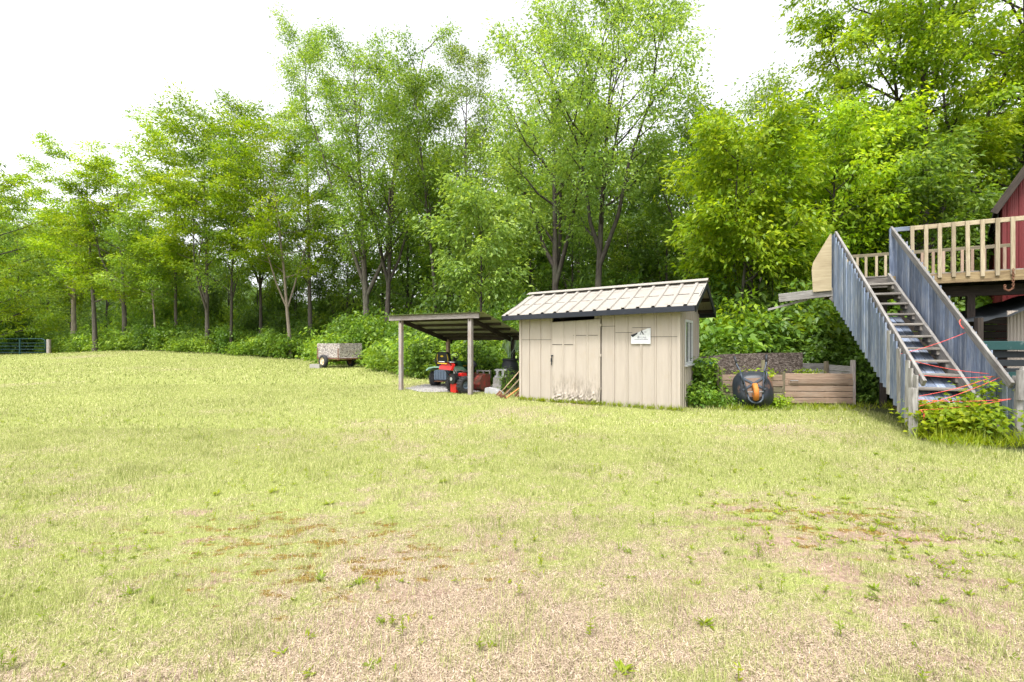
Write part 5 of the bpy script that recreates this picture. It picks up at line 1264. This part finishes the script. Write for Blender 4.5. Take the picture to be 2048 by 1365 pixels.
# ------------------------------------------------------------ grass, straw and weeds (stuff)
def blade_mesh():
    rg = np.random.RandomState(21); Vs = []; Cs = []
    G0, G1, G2 = np.array([0.165,0.215,0.045]), np.array([0.36,0.385,0.125]), np.array([0.53,0.51,0.26])
    S0, S1 = np.array([0.29,0.215,0.15]), np.array([0.72,0.60,0.47])
    def region(y0, y1, dens, hgt, wid, xm=1.16):
        A = 0.5*(y1*y1-y0*y0)*2*xm+2*(y1-y0); n = int(A*dens)
        y = np.sqrt(rg.uniform(y0*y0, y1*y1, n)); x = rg.uniform(-1, 1, n)*(xm*y+0.6)
        d = lawn_in(x, y); ok = (d > 0.0)
        ok &= ~((np.abs((x-0.2)*0.866-(y-11.95)*0.5-1.9) < 1.93) & (np.abs((x-0.2)*0.5+(y-11.95)*0.866-1.2) < 1.22))
        gx, gy = (x-gc.x)*0.866-(y-gc.y)*0.5, (x-gc.x)*0.5+(y-gc.y)*0.866
        ok &= (gx/1.5)**2+(gy/1.2)**2 > rg.uniform(0.75, 1.15, n)
        bare = bareness(x, y); ok &= rg.rand(n) > np.maximum(bare*0.75, 0.25*bareness(x, y, True))
        ok &= rg.rand(n) > mossiness(x, y, True)*0.35
        x, y, d = x[ok], y[ok], d[ok]; n = len(x); g = greenness(x, y)
        isg = rg.rand(n) < np.clip(0.16+g*0.80, 0, 0.86)
        edge = np.clip((1.0-d)/1.0, 0, 1); tuft = np.clip((fbm(x, y, 0.35, 51, 2)-0.55)*4, 0, 1)
        h = np.where(isg, hgt*rg.uniform(0.5, 1.3, n)*(1+1.3*edge+0.9*tuft), hgt*rg.uniform(0.35, 1.1, n))
        el = np.where(isg, rg.uniform(0.75, 1.5, n), np.abs(rg.randn(n))*0.22)      # elevation of the blade
        az = rg.uniform(0, 2*PI, n)
        D = np.stack([np.cos(az)*np.cos(el), np.sin(az)*np.cos(el), np.sin(el)], 1); S = np.stack([-np.sin(az), np.cos(az), 0*az], 1)
        w = wid*rg.uniform(0.5, 1.2, n)[:,None]*np.where(isg, 1.1, 0.8)[:,None]
        z = np.array([ground_z(a, b) for a, b in zip(x, y)])+np.clip((14-y)/4, 0, 1)*0.03*(fbm(x, y, 0.7, 5)-0.5)
        z = z+np.where(isg, -0.004, rg.uniform(0.0, 0.012, n))
        B = np.stack([x, y, z], 1); Tp = B+D*h[:,None]+np.where(isg, 0, 0.004)[:,None]*np.array([0,0,1])
        Vs.append(np.stack([B-S*w, B+S*w, Tp], 1))
        u = rg.rand(n)[:,None]; far = np.clip((y-4)/14, 0, 1)[:,None]
        cg = np.where(u < 0.5, G0+(G1-G0)*u*2, G1+(G2-G1)*(u*2-1))
        cg = cg*(0.8+0.4*fbm(x, y, 1.7, 61, 3))[:,None]
        cs = S0+(S1-S0)*rg.rand(n)[:,None]; cs = np.where(rg.rand(n)[:,None] < 0.24, np.array([0.10,0.066,0.045]), cs)
        Cs.append(np.where(isg[:,None], cg, cs))
    region(1.7, 4.0, 12500, 0.040, 0.0017); region(4.0, 8.0, 4300, 0.042, 0.0026); region(8.0, 16.0, 620, 0.05, 0.0062); region(16.0, 46.0, 62, 0.075, 0.019)
    V = np.concatenate(Vs); Cc = np.clip(np.concatenate(Cs), 0, 1)
    m, nt, b = nmat('grass_blade')
    a = nt.nodes.new('ShaderNodeAttribute'); a.attribute_name = 'tint'
    nt.links.new(a.outputs['Color'], b.inputs['Base Color']); b.inputs['Roughness'].default_value = 0.6; b.inputs['Specular IOR Level'].default_value = 0.2
    tl = nt.nodes.new('ShaderNodeBsdfTranslucent'); nt.links.new(a.outputs['Color'], tl.inputs[0])
    mx = nt.nodes.new('ShaderNodeMixShader'); mx.inputs[0].default_value = 0.35
    nt.links.new(b.outputs[0], mx.inputs[1]); nt.links.new(tl.outputs[0], mx.inputs[2]); nt.links.new(mx.outputs[0], nt.nodes['Material Output'].inputs[0])
    me = np_mesh('lawn_grass', V, 3, np.zeros(len(V)), m)
    ca_ = me.attributes.new('tint', 'FLOAT_COLOR', 'POINT')
    col = np.concatenate([np.repeat(Cc, 3, axis=0), np.ones((len(V)*3, 1))], 1).astype(np.float32); ca_.data.foreach_set('color', col.reshape(-1))
    o = bpy.data.objects.new('lawn_grass', me); C.objects.link(o); o['kind'] = 'stuff'
    print('blades', len(V))
blade_mesh()
def weeds():
    rg = np.random.RandomState(33); P = []; D = []; Nn = []; L = []; W = []
    def rosette(x, y, n, l, w, el):
        for i in range(n):
            a = rg.uniform(0, 6.28); e = rg.uniform(*el)
            P.append((x+rg.randn()*0.01, y+rg.randn()*0.01, 0.004)); D.append((math.cos(a)*math.cos(e), math.sin(a)*math.cos(e), math.sin(e)))
            Nn.append((-math.cos(a)*math.sin(e)+rg.randn()*0.2, -math.sin(a)*math.sin(e)+rg.randn()*0.2, math.cos(e))); L.append(l*rg.uniform(0.6, 1.2)); W.append(w*rg.uniform(0.7, 1.3))
    def sprig(x, y, h):
        for i in range(int(10+h*120)):
            z = h*rg.uniform(0.15, 1.0); a = rg.uniform(0, 6.28)
            P.append((x+rg.randn()*0.004, y+rg.randn()*0.004, z)); D.append((math.cos(a), math.sin(a), 0.5)); Nn.append((rg.randn()*0.3, rg.randn()*0.3, 1)); L.append(rg.uniform(0.018, 0.035)); W.append(0.008)
        P.append((x, y, 0)); D.append((0.05, 0, 1)); Nn.append((0, -1, 0)); L.append(h); W.append(0.005)
    for i in range(1300):
        y = math.sqrt(rg.uniform(2.0**2, 9.5**2)); x = rg.uniform(-1.1, 1.1)*y
        if lawn_in(np.array([x]), np.array([y]))[0] < 0.3 or vnoise(x, y, 0.9, 71) < 0.42: continue
        k = rg.rand()
        if k < 0.45: rosette(x, y, rg.randint(4, 12), rg.uniform(0.02, 0.06), 0.008, (0.15, 1.2))
        elif k < 0.62: rosette(x, y, rg.randint(6, 16), rg.uniform(0.015, 0.04), 0.013, (0.0, 0.5))
        else: sprig(x, y, rg.uniform(0.04, 0.11))
    for i in range(260):                                  # thicker patch of low weeds, right foreground
        x, y = rg.normal(2.9, 0.8), rg.normal(3.7, 0.7)
        if y > 2.0: rosette(x, y, rg.randint(5, 16), rg.uniform(0.025, 0.055), 0.012, (0.1, 0.9))
    for px, py in [(1245,1345),(885,965),(655,1010),(260,1190),(640,1160),(720,1170),(545,985),(430,990),(1410,1250),(1750,910),(1690,1000)]:
        x, y = gp(px, py); rosette(x, y, 20, 0.06, 0.014, (0.1, 0.9))
    # taller grass at the foot of the stairs, the shed and the trees
    for i in range(900):
        c = rg.randint(4)
        if c == 0: t = rg.rand(); x, y = 0.2+0.866*3.85*t, 11.95-0.5*3.85*t; x -= 0.5*rg.uniform(0.01, 0.15); y -= 0.866*rg.uniform(0.01, 0.15); hh = 0.14
        elif c == 1: x, y = rg.uniform(5.85, 7.9), rg.uniform(6.45, 7.3); hh = 0.28
        elif c == 2: x, y = rg.uniform(4.4, 8.4), rg.uniform(9.9, 10.7); hh = 0.16
        else: x, y = rg.uniform(7.2, 8.6), rg.uniform(6.3, 7.2); hh = 0.35
        rosette(x, y, rg.randint(4, 9), hh*rg.uniform(0.5, 1.2), 0.011, (0.7, 1.4))
    V = leaves(np.array(P), np.array(D), np.array(Nn), np.array(L), np.array(W))
    me = np_mesh('lawn_weeds', V, 4, np.clip(0.72+0.2*rg.randn(len(V)), 0, 1), LEAF['vine'])
    o = bpy.data.objects.new('lawn_weeds', me); C.objects.link(o); o['kind'] = 'stuff'
weeds()
